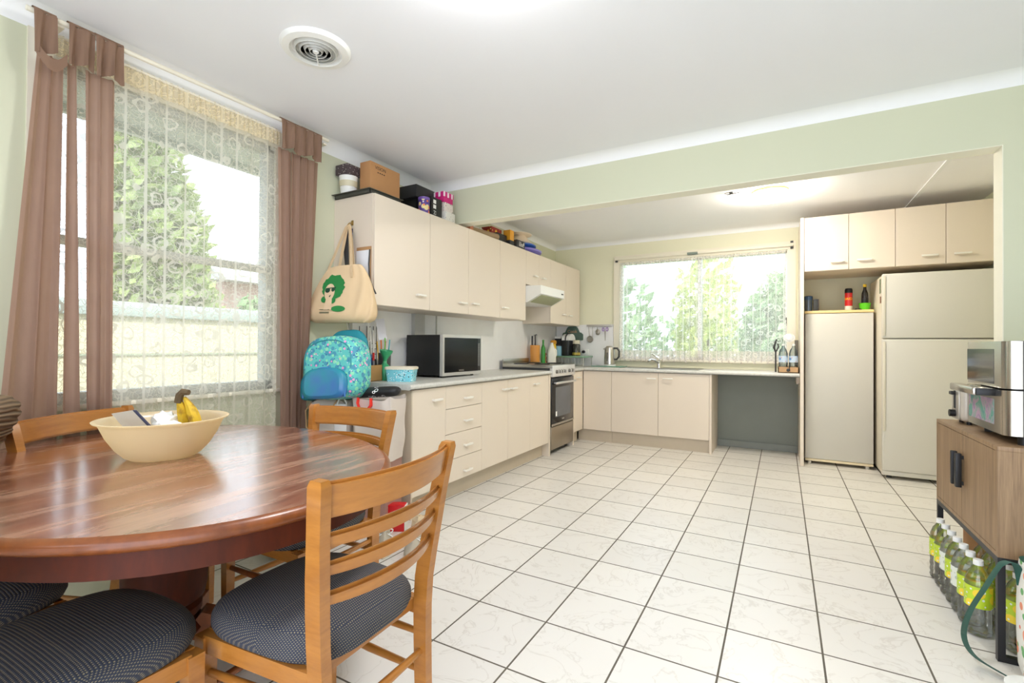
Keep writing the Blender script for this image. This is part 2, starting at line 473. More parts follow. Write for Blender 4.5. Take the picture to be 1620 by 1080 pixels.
# laminate backsplash panels with joint strips
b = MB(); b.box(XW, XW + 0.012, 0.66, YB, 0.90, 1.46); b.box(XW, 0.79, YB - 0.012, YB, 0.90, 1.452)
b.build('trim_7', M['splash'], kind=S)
b = MB(); b.box(XW + 0.012, XW + 0.05, 1.33, 1.46, 0.90, 1.46); b.box(XW + 0.012, XW + 0.017, 1.66, 1.675, 0.9, 1.45)
b.box(XW + 0.012, XW + 0.017, 0.655, 0.675, 0.9, 1.45); b.box(XW + 0.012, XW + 0.024, YB - 0.024, YB - 0.012, 0.9, 1.45)
b.build('trim_8', plain('backsplash_joint_strip', (196, 194, 188), 0.5), kind=S)

# window 1, left: sash window behind lace
w = bpy.data.objects.new('window_1', None); COL.objects.link(w); w.location = (XW - 0.06, -0.485, WZ0); tag(w, kind=S)
b = MB(); x0, x1 = XW - 0.1, XW - 0.02
b.box(x0, x1, WY0, WY0 + 0.045, WZ0, WZ1).box(x0, x1, WY1 - 0.045, WY1, WZ0, WZ1).box(x0, x1, WY0, WY1, WZ1 - 0.04, WZ1).box(x0, x1, WY0, WY1, WZ0, WZ0 + 0.05)
b.box(x0 + 0.02, x1 - 0.01, WY0 + 0.04, WY1 - 0.04, 1.607, 1.645)
b.build('window_frame', plain('grey_white_sash_paint', (188, 188, 178), 0.5), w)
MB().box(XW - 0.064, XW - 0.06, WY0 + 0.03, WY1 - 0.03, 1.64, WZ1 - 0.03).build('pane', M['glass'], w)
MB().box(XW - 0.054, XW - 0.05, WY0 + 0.03, WY1 - 0.03, WZ0 + 0.04, 1.61).build('pane', M['glass'], w)
MB().box(XW - 0.02, XW + 0.035, WY0 - 0.05, WY1 + 0.03, WZ0 - 0.022, WZ0, 0.004).build('window_sill', M['frame_white'], w)
b = MB()
b.box(XW, XW + 0.014, WY0 - 0.06, WY0 + 0.01, WZ0, WZ1 - 0.008).box(XW, XW + 0.014, WY1 - 0.01, WY1 + 0.06, WZ0, WZ1 - 0.008).box(XW, XW + 0.014, WY0 - 0.06, WY1 + 0.06, WZ1 - 0.008, 2.495)
b.build('architrave', M['frame_white'], w)
# window 2, back: slider
w = bpy.data.objects.new('window_2', None); COL.objects.link(w); w.location = (1.83, YB + 0.05, KZ0); tag(w, kind=S)
b = MB(); y0, y1 = YB + 0.02, YB + 0.1
b.box(KX0, KX0 + 0.03, y0, y1, KZ0, KZ1).box(KX1 - 0.03, KX1, y0, y1, KZ0, KZ1).box(KX0, KX1, y0, y1, KZ1 - 0.03, KZ1).box(KX0, KX1, y0, y1, KZ0, KZ0 + 0.035).box(1.83, 1.875, y0, y1, KZ0, KZ1)
b.build('window_frame', M['white'], w)
MB().box(KX0 + 0.02, 1.84, YB + 0.05, YB + 0.054, KZ0 + 0.02, KZ1 - 0.02).build('pane', M['glass'], w)
MB().box(1.86, KX1 - 0.02, YB + 0.06, YB + 0.064, KZ0 + 0.02, KZ1 - 0.02).build('pane', M['glass'], w)
b = MB()
b.box(KX0 - 0.075, KX0 + 0.005, YB - 0.02, YB, 0.96, KZ1 - 0.005).box(KX1 - 0.005, KX1 + 0.075, YB - 0.02, YB, 0.96, KZ1 - 0.005).box(KX0 - 0.075, KX1 + 0.075, YB - 0.02, YB, KZ1 - 0.005, 2.345)
b.box(KX0 + 0.0005, KX0 + 0.01, YB + 0.0005, YB + 0.05, KZ0, KZ1 - 0.006).box(KX1 - 0.01, KX1 - 0.0005, YB + 0.0005, YB + 0.05, KZ0, KZ1 - 0.006)
b.build('architrave', M['frame_white'], w)
MB().box(KX0 - 0.03, KX1 + 0.03, YB - 0.045, YB + 0.03, KZ0 - 0.025, KZ0, 0.004).build('window_sill', M['frame_white'], w)
MB().box(KX1 - 0.028, KX1 - 0.012, YB - 0.0, YB + 0.02, 1.42, 1.50, 0.004).build('latch', M['darkgrey'], w)

# ------------------------------------------------------------------ outside
MB().box(-14, -0.16, -10, 14, -0.7, -0.6).build('ground', plain('back_yard_paving', (150, 148, 138), 0.9, var=0.15, vscale=2), kind=S)
MB().box(-10, 12, 4.47, 20, -0.72, -0.62).build('ground_behind', plain('back_yard_lawn', (130, 150, 90), 0.9, var=0.15, vscale=2), kind=S)
b = MB(); b.box(-0.62, -0.15, -5, 5.0, 2.44, 2.47); b.box(-0.66, -0.62, -5, 5.0, 2.40, 2.58)
b.build('trim_9', plain('eave_paint', (182, 186, 176), 0.7), kind=S)
e = E('garden_fence', 'cream panelled garden fence with pale grey capping outside the lace window', 'fence', (-3.0, 1.2, -0.6))
fm = plain('cream_fence_sheet', (196, 186, 156), 0.7, var=0.05)
for i, (z0, z1) in enumerate(((-0.6, 0.56), (0.575, 1.04), (1.055, 1.43))):
    MB().box(-3.03, -3.0, -2.5, 5.0, z0, z1).build('fence_panel', fm, e)
MB().box(-3.06, -2.96, -2.5, 5.0, 1.43, 1.575, 0.006).build('fence_capping', plain('fence_capping_grey', (150, 160, 154), 0.6), e)
b = MB()
b.box(-3.02, -2.985, -2.5, 5.0, 1.038, 1.058).box(-3.02, -2.985, -2.5, 5.0, 0.558, 0.578)
b.build('fence_rail', plain('fence_rail_green_grey', (140, 146, 126), 0.7), e)
def leaf_mat(name, a, b_):
    n = N(name); v = n.coord('World')
    f = n.noise(v, 2.2, 4); n.col(n.ramp(f, [(0.35, lin(a)), (0.65, lin(b_))])); n.rough(0.6)
    n.p.inputs['Transmission Weight'].default_value = 0.0
    d = n.new('ShaderNodeBsdfTranslucent'); d.inputs[0].default_value = lin(b_)
    m = n.new('ShaderNodeMixShader'); m.inputs[0].default_value = 0.35
    n.link(n.p.outputs[0], m.inputs[1]); n.link(d.outputs[0], m.inputs[2]); n.link(m.outputs[0], n.out.inputs[0])
    return n.done()
LM = [leaf_mat('foliage_olive', (98, 116, 70), (160, 174, 108)), leaf_mat('foliage_green', (104, 128, 90), (158, 184, 136)), leaf_mat('foliage_bright', (150, 166, 84), (206, 212, 130))]
TR = plain('tree_bark', (104, 88, 70), 0.9, var=0.2)
def tree(name, label, x, y, z, blobs, nleaf, mat, group, leaf=0.11, trunk_h=1.0, trunk_r=0.07):
    """blobs: (dx, dy, dz, rx, ry, rz) leaf clouds"""
    rnd = random.Random(int(abs(x * 100 + y * 37)) + nleaf)
    e = E(name, label, 'tree', (x, y, z), group=group)
    b = MB(); tot = sum(q[3] * q[4] * q[5] for q in blobs)
    for q in blobs:
        for _ in range(int(nleaf * q[3] * q[4] * q[5] / tot) + 1):
            while True:
                p = Vector((rnd.uniform(-1, 1), rnd.uniform(-1, 1), rnd.uniform(-1, 1)))
                if 0.25 < p.length < 1: break
            c = Vector((x + q[0] + p.x * q[3], y + q[1] + p.y * q[4], z + q[2] + p.z * q[5]))
            a = Vector((rnd.gauss(0, 1), rnd.gauss(0, 1), rnd.gauss(0, 1))).normalized(); u = a.orthogonal().normalized(); w_ = a.cross(u)
            s_ = leaf * rnd.uniform(0.6, 1.4)
            b.add([c - u * s_, c + w_ * s_ * 0.5, c + u * s_, c - w_ * s_ * 0.5], [(0, 1, 2, 3)])
    b.build('foliage', mat, e, ang=180)
    MB().tube([(x, y, z), (x + 0.04, y, z + trunk_h * 0.5), (x, y + 0.05, z + trunk_h)], [trunk_r, trunk_r * 0.8, trunk_r * 0.4], 8).build('trunk', TR, e)
tree('conifer_tree', 'tall dense olive green tree standing behind the garden fence', -6.2, 2.25, -0.6, [(0, 0, 1.8, 1.0, 0.85, 1.7), (0, -0.1, 3.2, 0.9, 0.75, 1.5), (0, -0.3, 4.4, 0.7, 0.55, 1.3), (0, -0.4, 5.6, 0.5, 0.38, 1.0)], 6500, LM[0], None, 0.13, 5.5, 0.12)
tree('bush', 'low green bush over the garden fence beside the tall tree', -4.2, 2.75, -0.6, [(0, 0, 1.5, 0.45, 0.75, 1.05)], 1800, LM[1], None, 0.09, 1.4)
e = E('neighbour_house', 'brick house with pale roof edge beyond the garden fence', 'house', (-9.5, 6.2, -0.6))
MB().box(-11.5, -8.5, 4.6, 9.0, -0.6, 2.6).build('house_wall', plain('pale_red_brick', (196, 160, 146), 0.9, var=0.12, vscale=20), e)
b = MB(); b.prism([(-12.0, 2.6), (-8.1, 2.6), (-8.1, 2.72), (-10.0, 3.5), (-12.0, 2.72)], 'y', 4.3, 9.3); b.build('house_roof', plain('grey_roof', (170, 172, 168), 0.8), e)
for i, (lb, x, y, r, h, mt, nl) in enumerate((
        ('pale leafy tree with gaps of sky at left of the kitchen window', 0.0, 7.2, 0.72, 1.5, 1, 650),
        ('yellow green tree in the middle of the kitchen window', 1.5, 7.7, 0.6, 1.8, 2, 1000),
        ('grey green tree seen through right pane of the kitchen window', 2.8, 7.0, 0.68, 1.35, 1, 1500),
        ('tall green tree at the far right of the kitchen window', 4.3, 7.8, 0.72, 1.5, 1, 900))):
    tree('garden_tree', lb, x, y, -0.62, [(0, 0, h + 0.4, r, 0.7, h)], nl, LM[mt], 'trees behind the kitchen window', 0.11, h + 0.5)

tree('hedge', 'long pale green hedge at the back beyond the kitchen window trees', 2.0, 10.4, -0.62, [(0, 0, 1.3, 4.6, 0.5, 1.35)], 3000, LM[1], None, 0.13, 0.8)
# ------------------------------------------------------------------ curtains
def sheet(mb, y0t, y1t, y0b, y1b, zt, zb, xt, amp, folds, ph=0.0, nv=22, axis='x', ease=1.0, per=10, sag=0.0, hem=None):
    """a pleated hanging sheet; runs along y (axis 'x' = faces +x) or along x"""
    nu = int(folds * per)
    def fn(u, v):
        e_ = v ** ease
        a0 = y0t + (y0b - y0t) * e_; a1 = y1t + (y1b - y1t) * e_
        y = a0 + (a1 - a0) * u
        z = zt + (zb - zt) * v
        if hem and v > 0.999: z += hem(u)
        k = amp * (0.55 + 0.45 * v)
        w_ = 2 * PI * folds * u + ph
        d = k * (math.sin(w_) + 0.35 * math.sin(2.3 * w_ + 1 + 2 * v) + 0.2 * math.sin(0.6 * w_ + 3 * v))
        y += 0.3 * k * math.cos(w_ * 1.0)
        return (xt + d, y, z) if axis == 'x' else (y, xt - d, z)
    mb.grid(nu, nv, fn); return mb
e = E('curtain_rod', 'cream curtain rod under the cornice above the lace window', 'curtain rod', (0.06, -0.38, 2.5))
MB().rod((0.065, -1.125, 2.515), (0.065, 0.36, 2.53), 0.011).build('rod', M['frame_white'], e)
for y in (-1.015, 0.34): MB().box(XW, 0.06, y - 0.012, y + 0.012, 2.497, 2.505).box(XW, XW + 0.006, y - 0.02, y + 0.02, 2.45, 2.53).build('rod_bracket', M['frame_white'], e)
# left drape: three gathered widths with slits of light between, looped header
e = E('drape', 'left brown drape with slits of daylight between its gathered widths', 'curtain', (0.05, -0.95, 0.5), group='brown drapes')
for (a, b_, c, d_, f, ph) in ((-1.085, -1.0, -1.205, -1.005, 2.2, 0.3), (-0.985, -0.955, -0.985, -0.925, 0.9, 2.0), (-0.925, -0.812, -0.90, -0.80, 2.4, 1.0)):
    sheet(MB(), a, b_, c, d_, 2.37, 0.5, 0.032, 0.014, f, ph, per=14).build('drape_width', M['curtain'], e)
def header(a, b_, folds, ph, zt, dip=0.0):
    def fn(u, v):
        w_ = 2 * PI * folds * u + ph
        y = a + (b_ - a) * u + 0.004 * math.cos(w_) * v
        d = (0.006 + 0.010 * v) * (math.sin(w_) + 0.4 * math.sin(2.3 * w_ + 2 * v))
        z = zt - 0.165 * v - 0.012 * v * math.sin(w_ * 0.5 + 1) - dip * v * max(0.0, math.sin(PI * u))
        return (0.084 + d - 0.004 * v, y, z)
    m_ = MB(); m_.grid(int(folds * 12), 12, fn)
    def over(u, v):
        t = PI * v
        return (0.066 + 0.017 * math.cos(t), a + (b_ - a) * u, zt + 0.017 * math.sin(t) * 0.9)
    m_.grid(4, 8, over)
    return m_.build('header', M['curtain_top'], e, ang=60)
header(-1.108, -1.035, 1.2, 0.4, 2.517)
header(-0.998, -0.905, 1.6, 1.2, 2.519)
header(-0.905, -0.80, 2.0, 0.2, 2.521)
def loopf(u, v):
    y = -1.10 + 0.10 * u
    return (0.09 + 0.006 * math.sin(5 * u), y, 2.385 - 0.05 * math.sin(PI * u) - 0.05 * v)
MB().grid(10, 4, loopf).build('header_tape', M['curtain_top'], e)
# right drape
e = E('drape', 'right brown drape hanging beside the wall cupboards', 'curtain', (0.05, 0.16, 0.5), group='brown drapes')
for (a, b_, c, d_, f, ph) in ((0.01, 0.11, 0.05, 0.12, 1.7, 0.2), (0.105, 0.21, 0.11, 0.17, 1.8, 1.4), (0.205, 0.31, 0.165, 0.235, 1.8, 0.5)):
    sheet(MB(), a, b_, c, d_, 2.37, 0.5, 0.03, 0.015, f, ph, per=14).build('drape_width', M['curtain'], e)
header(0.0, 0.15, 2.2, 0.4, 2.526)
header(0.15, 0.30, 2.4, 1.1, 2.528)
# lace behind the drapes
e = E('lace_curtain', 'cream patterned lace curtain across the left window between brown drapes', 'curtain', (0.0, -0.4, 0.55))
sheet(MB(), -1.02, 0.05, -1.03, 0.04, 2.40, 0.55, -0.005, 0.011, 9, 0, nv=12, per=12).build('lace', M['lace'], e)
sheet(MB(), -1.02, 0.05, -1.02, 0.05, 2.495, 2.40, -0.005, 0.008, 40, 0, nv=3, per=6).build('lace_heading', M['lace_head'], e)
MB().rod((-0.005, -1.03, 2.487), (-0.005, 0.055, 2.487), 0.006).build('lace_rod', M['frame_white'], e)
# kitchen lace with scalloped hem
e = E('lace_curtain', 'white lace curtain with scalloped hem across the kitchen window', 'curtain', (1.82, 4.3, 0.96))
yk = YB - 0.04
sheet(MB(), 0.89, 2.765, 0.875, 2.775, 2.225, 1.115, yk, 0.012, 28, 0, nv=10, axis='y', per=10).build('lace', M['lace_white'], e)
def hem(u): return 0.03 * abs(math.sin(u * PI * 15)) ** 0.6 * -1 + 0.015
sheet(MB(), 0.875, 2.775, 0.875, 2.78, 1.115, 0.985, yk, 0.013, 28, 0, nv=6, axis='y', per=10, hem=hem).build('hem', M['lace_hem'], e)
sheet(MB(), 0.89, 2.765, 0.89, 2.765, 2.25, 2.222, yk, 0.009, 50, 0, nv=2, axis='y', per=6).build('lace_heading', M['lace_hem'], e)
MB().rod((0.88, yk, 2.238), (2.78, yk, 2.238), 0.005).build('lace_rod', M['white'], e)
e = E('curtain_rail', 'white flat curtain rail with dark end caps above kitchen lace', 'curtain rail', (1.82, 4.32, 2.29))
MB().box(0.82, 2.84, YB - 0.05, YB - 0.03, 2.285, 2.322, 0.003).build('rail', M['frame_white'], e)
for x, z in ((0.835, 2.272), (2.825, 2.27), (2.825, 2.334)): MB().box(x - 0.014, x + 0.014, YB - 0.05, YB - 0.0205, z - 0.011, z + 0.011, 0.003).build('bracket', M['darkgrey'], e)
MB().box(1.72, 1.84, YB - 0.06, YB - 0.02, 2.282, 2.31, 0.004).build('bracket', plain('rail_joiner_grey', (128, 140, 130), 0.5), e)

# ------------------------------------------------------------------ ceiling fittings
DLX, DLY = 1.86, -0.50
e = E('air_vent', 'round white air vent with concentric rings in dining ceiling', 'vent', (0.78, -0.309, ZC))
cx, cy = 0.78, -0.309
MB().lathe([(0.114, -0.003), (0.118, -0.022), (0.150, -0.018), (0.160, -0.004), (0.160, 0.0)], (cx, cy, ZC), 48).build('vent_frame', M['white'], e)
for r in (0.026, 0.047, 0.068, 0.09):
    MB().lathe([(r + 0.009, -0.004), (r - 0.001, -0.022), (r + 0.002, -0.023), (r + 0.0105, -0.005)], (cx, cy, ZC), 40).build('vent_ring', plain('vent_ring_grey', (206, 206, 200), 0.5), e)
MB().lathe([(0.0, -0.024), (0.012, -0.024), (0.016, -0.016), (0.005, -0.001)], (cx, cy, ZC), 20).build('vent_hub', M['white'], e)
MB().bar((cx - 0.08, cy + 0.08, ZC - 0.018), (cx, cy, ZC - 0.018), 0.006, 0.008).build('vent_rib', M['white'], e)
MB().lathe([(0.0, -0.0008), (0.116, -0.0008)], (cx, cy, ZC), 32).build('vent_shade_disc', plain('vent_shade', (70, 62, 55), 0.8), e)  # flat dark disc paints the shade of an opening; the ceiling is solid
e = E('ceiling_light', 'glowing round white ceiling light in the kitchen ceiling', 'ceiling light', (2.635, 2.99, ZK))
MB().lathe([(0.14, -0.025), (0.148, -0.012), (0.148, 0.0)], (2.635, 2.99, ZK), 36).build('light_base', plain('light_base_brass', (214, 190, 130), 0.4), e)
MB().lathe([(0.0, -0.10), (0.05, -0.098), (0.1, -0.088), (0.132, -0.068), (0.146, -0.04), (0.146, -0.022)], (2.635, 2.99, ZK), 36).build('diffuser', emit('lit_opal_glass', (255, 246, 232), 45.0), e)
e = E('ceiling_light', 'round white ceiling light above the dining end of the room', 'ceiling light', (DLX, DLY, ZC))
MB().lathe([(0.16, -0.025), (0.168, -0.012), (0.168, 0.0)], (DLX, DLY, ZC), 36).build('light_base', M['white'], e)
MB().lathe([(0.0, -0.085), (0.06, -0.083), (0.11, -0.07), (0.148, -0.047), (0.162, -0.022)], (DLX, DLY, ZC), 36).build('diffuser', emit('lit_opal_glass_cool', (250, 250, 252), 38.0), e)
b = MB(); b.tube([(2.28, 2.86, ZK - 0.008), (2.30, 2.90, ZK - 0.01), (2.40, 2.87, ZK - 0.01), (2.41, 2.84, ZK - 0.008)], 0.004, 6); b.box(2.315, 2.345, 2.86, 2.90, ZK - 0.006, ZK)
b.build('ceiling_bracket', M['darkgrey'], None, 'small wire bracket left of the glowing ceiling light', 'bracket')
# ------------------------------------------------------------------ kitchen joinery
L_ = M['laminate']
XF = 0.59           # door plane of left run
YF = 3.775          # door plane of back run
def pull(parent, p, axis, ln=0.10):
    """cream bow handle; p = centre on the door plane, axis 'y' for the left run, 'x' for the back run"""
    b = MB(); h = ln / 2
    if axis == 'y':
        b.box(p[0] + 0.018, p[0] + 0.03, p[1] - h, p[1] + h, p[2] - 0.008, p[2] + 0.008, 0.003)
        for s_ in (-1, 1): b.box(p[0], p[0] + 0.02, p[1] + s_ * (h - 0.012) - 0.006, p[1] + s_ * (h - 0.012) + 0.006, p[2] - 0.006, p[2] + 0.006)
    else:
        b.box(p[0] - h, p[0] + h, p[1] - 0.03, p[1] - 0.018, p[2] - 0.008, p[2] + 0.008, 0.003)
        for s_ in (-1, 1): b.box(p[0] + s_ * (h - 0.012) - 0.006, p[0] + s_ * (h - 0.012) + 0.006, p[1] - 0.02, p[1], p[2] - 0.006, p[2] + 0.006)
    return b.build('handle', M['handle'], parent)
G = 0.0018
def front_l(e, nm, y0, y1, z0, z1, hy, hz, x=XF, ln=0.10):
    d = MB().box(x - 0.016, x, y0 + G, y1 - G, z0 + G, z1 - G, 0.0012, 1).build(nm, L_, e)
    if hy is not None: pull(d, (x, hy, hz), 'y', ln)
def front_b(e, nm, x0, x1, z0, z1, hx, hz, y=YF, ln=0.11):
    d = MB().box(x0 + G, x1 - G, y, y + 0.016, z0 + G, z1 - G, 0.0012, 1).build(nm, L_, e)
    if hx is not None: pull(d, (hx, y, hz), 'x', ln)
BZ0, BZ1 = 0.142, 0.862
def base_l(label, y0, y1):
    e = E('base_cabinet', label, 'cabinet', (0.27, (y0 + y1) / 2, 0), group='kitchen base cabinets')
    MB().box(XW + 0.013, XF - 0.018, y0, y1, BZ0, BZ1).build('body', [M['gap']], e)
    MB().box(XW + 0.013, 0.513, y0, y1, 0, BZ0).build('kickboard', M['kick'], e)
    return e
e = base_l('cream base cabinet with one door and a stack of four drawers', 0.632, 1.477)
MB().box(XW + 0.013, XF, 0.615, 0.632, 0.0, BZ1).build('end_panel', M['kick'], e)
front_l(e, 'door', 0.622, 0.989, BZ0, BZ1, 0.875, 0.775)
for z0, z1, hz in ((0.69, BZ1, 0.757), (0.503, 0.69, 0.583), (0.312, 0.503, 0.395), (BZ0, 0.312, 0.198)):
    front_l(e, 'drawer', 0.989, 1.477, z0, z1, 1.262, hz)
e = base_l('cream base cabinet with three doors between the drawers and oven', 1.477, 2.772)
front_l(e, 'door', 1.477, 1.905, BZ0, BZ1, 1.845, 0.778)
front_l(e, 'door', 1.905, 2.3415, BZ0, BZ1, 1.99, 0.776); front_l(e, 'door', 2.3385, 2.772, BZ0, BZ1, 2.46, 0.785)
MB().box(0.0, XF + 0.004, 2.774, 2.806, 0, BZ1).build('end_panel', L_, e)
e = base_l('narrow cream base cabinet between the oven and corner', 3.45, YF)
front_l(e, 'door', 3.47, YF - 0.006, BZ0, BZ1, 3.60, 0.785)
MB().box(0.0, XF + 0.004, 3.438, 3.468, 0, BZ1).build('end_panel', L_, e)
# back run
e = E('base_cabinet', 'blank cream corner cabinet front left of the sink doors', 'cabinet', (0.75, 4.07, 0), group='kitchen base cabinets')
MB().box(0.60, 0.944, YF + 0.018, YB - 0.013, BZ0, BZ1).build('body', M['gap'], e)
MB().box(0.515, 0.944, YF + 0.045, YB - 0.013, 0, BZ0).build('kickboard', M['kick'], e)
front_b(e, 'door', 0.592, 0.949, BZ0, BZ1, None, None)
e = E('base_cabinet', 'cream two-door cabinet under the sink', 'cabinet', (1.5, 4.07, 0), group='kitchen base cabinets')
MB().box(0.946, 2.04, YF + 0.018, YB - 0.013, BZ0, BZ1).build('body', M['gap'], e)
MB().box(0.946, 2.04, YF + 0.045, YB - 0.013, 0, BZ0).build('kickboard', M['kick'], e)
front_b(e, 'door', 0.949, 1.497, BZ0, BZ1, 1.425, 0.795)
front_b(e, 'door', 1.497, 2.043, BZ0, BZ1, 1.605, 0.800)
MB().box(2.044, 2.066, YF - 0.004, YB - 0.013, 0, BZ1).build('end_panel', L_, e)
# benchtops with rolled front edges
def edge(d0, d1):
    pts = [(0, 0.862), (d1 - 0.006, 0.862)]
    for i in range(7):
        t = -PI / 2 + PI * i / 6
        pts.append((d1 - 0.019 + 0.019 * math.cos(t), 0.881 + 0.019 * math.sin(t)))
    pts.append((0, 0.90)); return pts
b = MB(); pl = [(x if i not in (0, 9) else XW + 0.013, z) for i, (x, z) in enumerate(edge(0, 0.612))]
b.prism(pl, 'y', 0.585, 2.806); b.build('benchtop', M['bench'], None, 'pale grey benchtop under the black microwave', 'benchtop')
b = MB(); pl = [(x if i not in (0, 9) else XW + 0.013, z) for i, (x, z) in enumerate(edge(0, 0.612))]
b.prism(pl, 'y', 3.436, YB - 0.013)
# back run piece, profile in (y, z) mirrored
pl = [((YB - 0.013) if i in (0, 9) else YF - 0.022 + (0.612 - x), z) for i, (x, z) in enumerate(edge(0, 0.612))]
b.prism(pl, 'x', 0.56, 2.886)
b.build('benchtop', M['bench'], None, 'pale grey L-shaped benchtop below the kitchen window', 'benchtop')
# tall gable beside the freezer
b = MB(); b.box(2.888, 2.918, 3.675, YB - 0.001, 0, 2.437)
b.box(2.862, 2.888, 4.0, YB - 0.013, 0.78, 0.862)
b.build('gable_panel', L_, None, 'tall cream panel between the sink bench and white freezer', 'panel')

# wall cupboards, left wall
XU, UZ0, UZ1 = 0.34, 1.43, 2.185
def wall_l(label, y0, y1, z0=UZ0):
    e = E('wall_cabinet', label, 'wall cabinet', (0.14, (y0 + y1) / 2, z0), group='kitchen wall cabinets')
    MB().box(XW + 0.001, XU - 0.017, y0 + 0.0005, y1 - 0.0005, z0, UZ1).build('body', L_, e)
    return e
e = wall_l('cream wall cabinet carrying the hanging tote bag', 0.515, 1.105); front_l(e, 'door', 0.517, 1.105, UZ0, UZ1, 0.985, 1.537, XU)
e = wall_l('cream double wall cabinet above the microwave', 1.105, 2.175)
front_l(e, 'door', 1.105, 1.635, UZ0, UZ1, 1.535, 1.523, XU); front_l(e, 'door', 1.635, 2.175, UZ0, UZ1, 1.725, 1.530, XU)
e = wall_l('cream wall cabinet just left of the rangehood', 2.175, 2.715); front_l(e, 'door', 2.175, 2.715, UZ0, UZ1, 2.26, 1.533, XU)
e = wall_l('short cream wall cabinet above the rangehood', 2.715, 3.352, 1.82)
front_l(e, 'door', 2.715, 3.034, 1.82, UZ1, 2.925, 1.93, XU, 0.09); front_l(e, 'door', 3.034, 3.352, 1.82, UZ1, 3.135, 1.93, XU, 0.09)
e = wall_l('cream wall cabinet in the far corner beyond the rangehood', 3.352, 4.285)
front_l(e, 'door', 3.352, 3.82, UZ0, UZ1, 3.725, 1.552, XU, 0.09); front_l(e, 'door', 3.82, 4.285, UZ0, UZ1, 3.935, 1.55, XU, 0.09)
# cupboards over the fridges
YU = 3.68
for lb, xs, hs in (('cream wall cabinet above the freezer shelf', (2.921, 3.281, 3.631), (3.19, 3.40)), ('cream wall cabinet above the two-door fridge', (3.631, 3.983, 4.345), (3.87, 4.09))):
    e = E('wall_cabinet', lb, 'wall cabinet', ((xs[0] + xs[2]) / 2, 4.0, 1.905), group='kitchen wall cabinets')
    MB().box(xs[0], xs[2] - 0.0005, YU + 0.017, YB - 0.001, 1.905, 2.435).build('body', L_, e)
    front_b(e, 'door', xs[0], xs[1], 1.905, 2.435, hs[0], 1.985, YU, 0.115)
    front_b(e, 'door', xs[1], xs[2], 1.905, 2.435, hs[1], 1.985, YU, 0.115)

# ------------------------------------------------------------------ appliances
# upright stove
e = E('stove', 'stainless upright stove with black oven door between cream cabinets', 'stove', (0.28, 3.12, 0))
SY0, SY1, SX = 2.812, 3.432, 0.60
MB().box(0.0, SX - 0.02, SY0, SY1, 0.06, 0.925).build('body', M['darkgrey'], e)
for x in (0.06, 0.52):
    for y in (SY0 + 0.04, SY1 - 0.04): MB().cyl((x, y, 0), 0.02, 0.06, 12).build('foot', M['black'], e)
b = MB(); b.box(0.0, SX + 0.015, SY0 - 0.004, SY1 + 0.004, 0.925, 0.957, 0.004); hob = b.build('hob', M['steel'], e)
for (x, y) in ((0.16, 2.96), (0.16, 3.28), (0.42, 2.96), (0.42, 3.28)):
    bm_ = MB().lathe([(0.085, 0), (0.085, 0.006), (0.07, 0.01), (0.0, 0.012)], (x, y, 0.957), 24); bm_.build('hotplate', M['black'], hob)
MB().box(0.0, 0.012, SY0 - 0.004, SY1 + 0.004, 0.957, 1.012, 0.002).build('splash_guard', M['steel'], e)
b = MB(); b.box(SX - 0.02, SX + 0.02, SY0, SY1, 0.83, 0.95, 0.006); cp = b.build('control_panel', plain('stove_white_steel', (232, 230, 226), 0.3, 0.3), e)
for y in (2.90, 2.965, 3.03, 3.095, 3.25, 3.33):
    k = MB().at((SX + 0.02, y, 0.885), ry=PI / 2).lathe([(0.021, 0), (0.02, 0.006), (0.015, 0.022), (0.0, 0.024)], seg=18)
    k.m(1).box(-0.019, 0.019, -0.004, 0.004, 0.006, 0.034, 0.001)
    k.build('knob', [plain('knob_ring_grey', (120, 116, 108), 0.4), plain('knob_silver', (205, 202, 196), 0.35, 0.4)], e)
d = MB().box(SX - 0.015, SX + 0.005, SY0 + 0.004, SY1 - 0.004, 0.305, 0.815, 0.004).build('oven_door', plain('oven_black_glass', (20, 21, 23), 0.12, var=0), e)
MB().box(SX + 0.005, SX + 0.0062, SY0 + 0.10, SY1 - 0.10, 0.395, 0.715).build('oven_window', plain('oven_window_glass', (112, 116, 122), 0.15, 0.3, var=0.15, vscale=4), d)
b = MB(); b.box(SX + 0.035, SX + 0.05, SY0 + 0.03, SY1 - 0.03, 0.752, 0.776, 0.005)
for y in (SY0 + 0.07, SY1 - 0.07): b.box(SX + 0.004, SX + 0.04, y - 0.012, y + 0.012, 0.756, 0.772)
b.build('handle', plain('satin_handle', (216, 214, 210), 0.3, 0.6), d)
MB().box(SX + 0.005, SX + 0.009, SY0 + 0.004, SY1 - 0.004, 0.306, 0.328).build('door_trim', M['steel'], d)
MB().box(SX + 0.0062, SX + 0.007, SY0 + 0.105, SY0 + 0.14, 0.405, 0.455).build('sticker', M['white'], d)
MB().box(SX + 0.005, SX + 0.0065, 3.09, 3.15, 0.354, 0.366).build('badge', M['steel'], d)
MB().box(SX - 0.015, SX + 0.004, SY0 + 0.004, SY1 - 0.004, 0.055, 0.295, 0.003).build('storage_drawer', plain('stove_drawer_steel', (172, 160, 142), 0.3, 0.85, var=0.05), e)
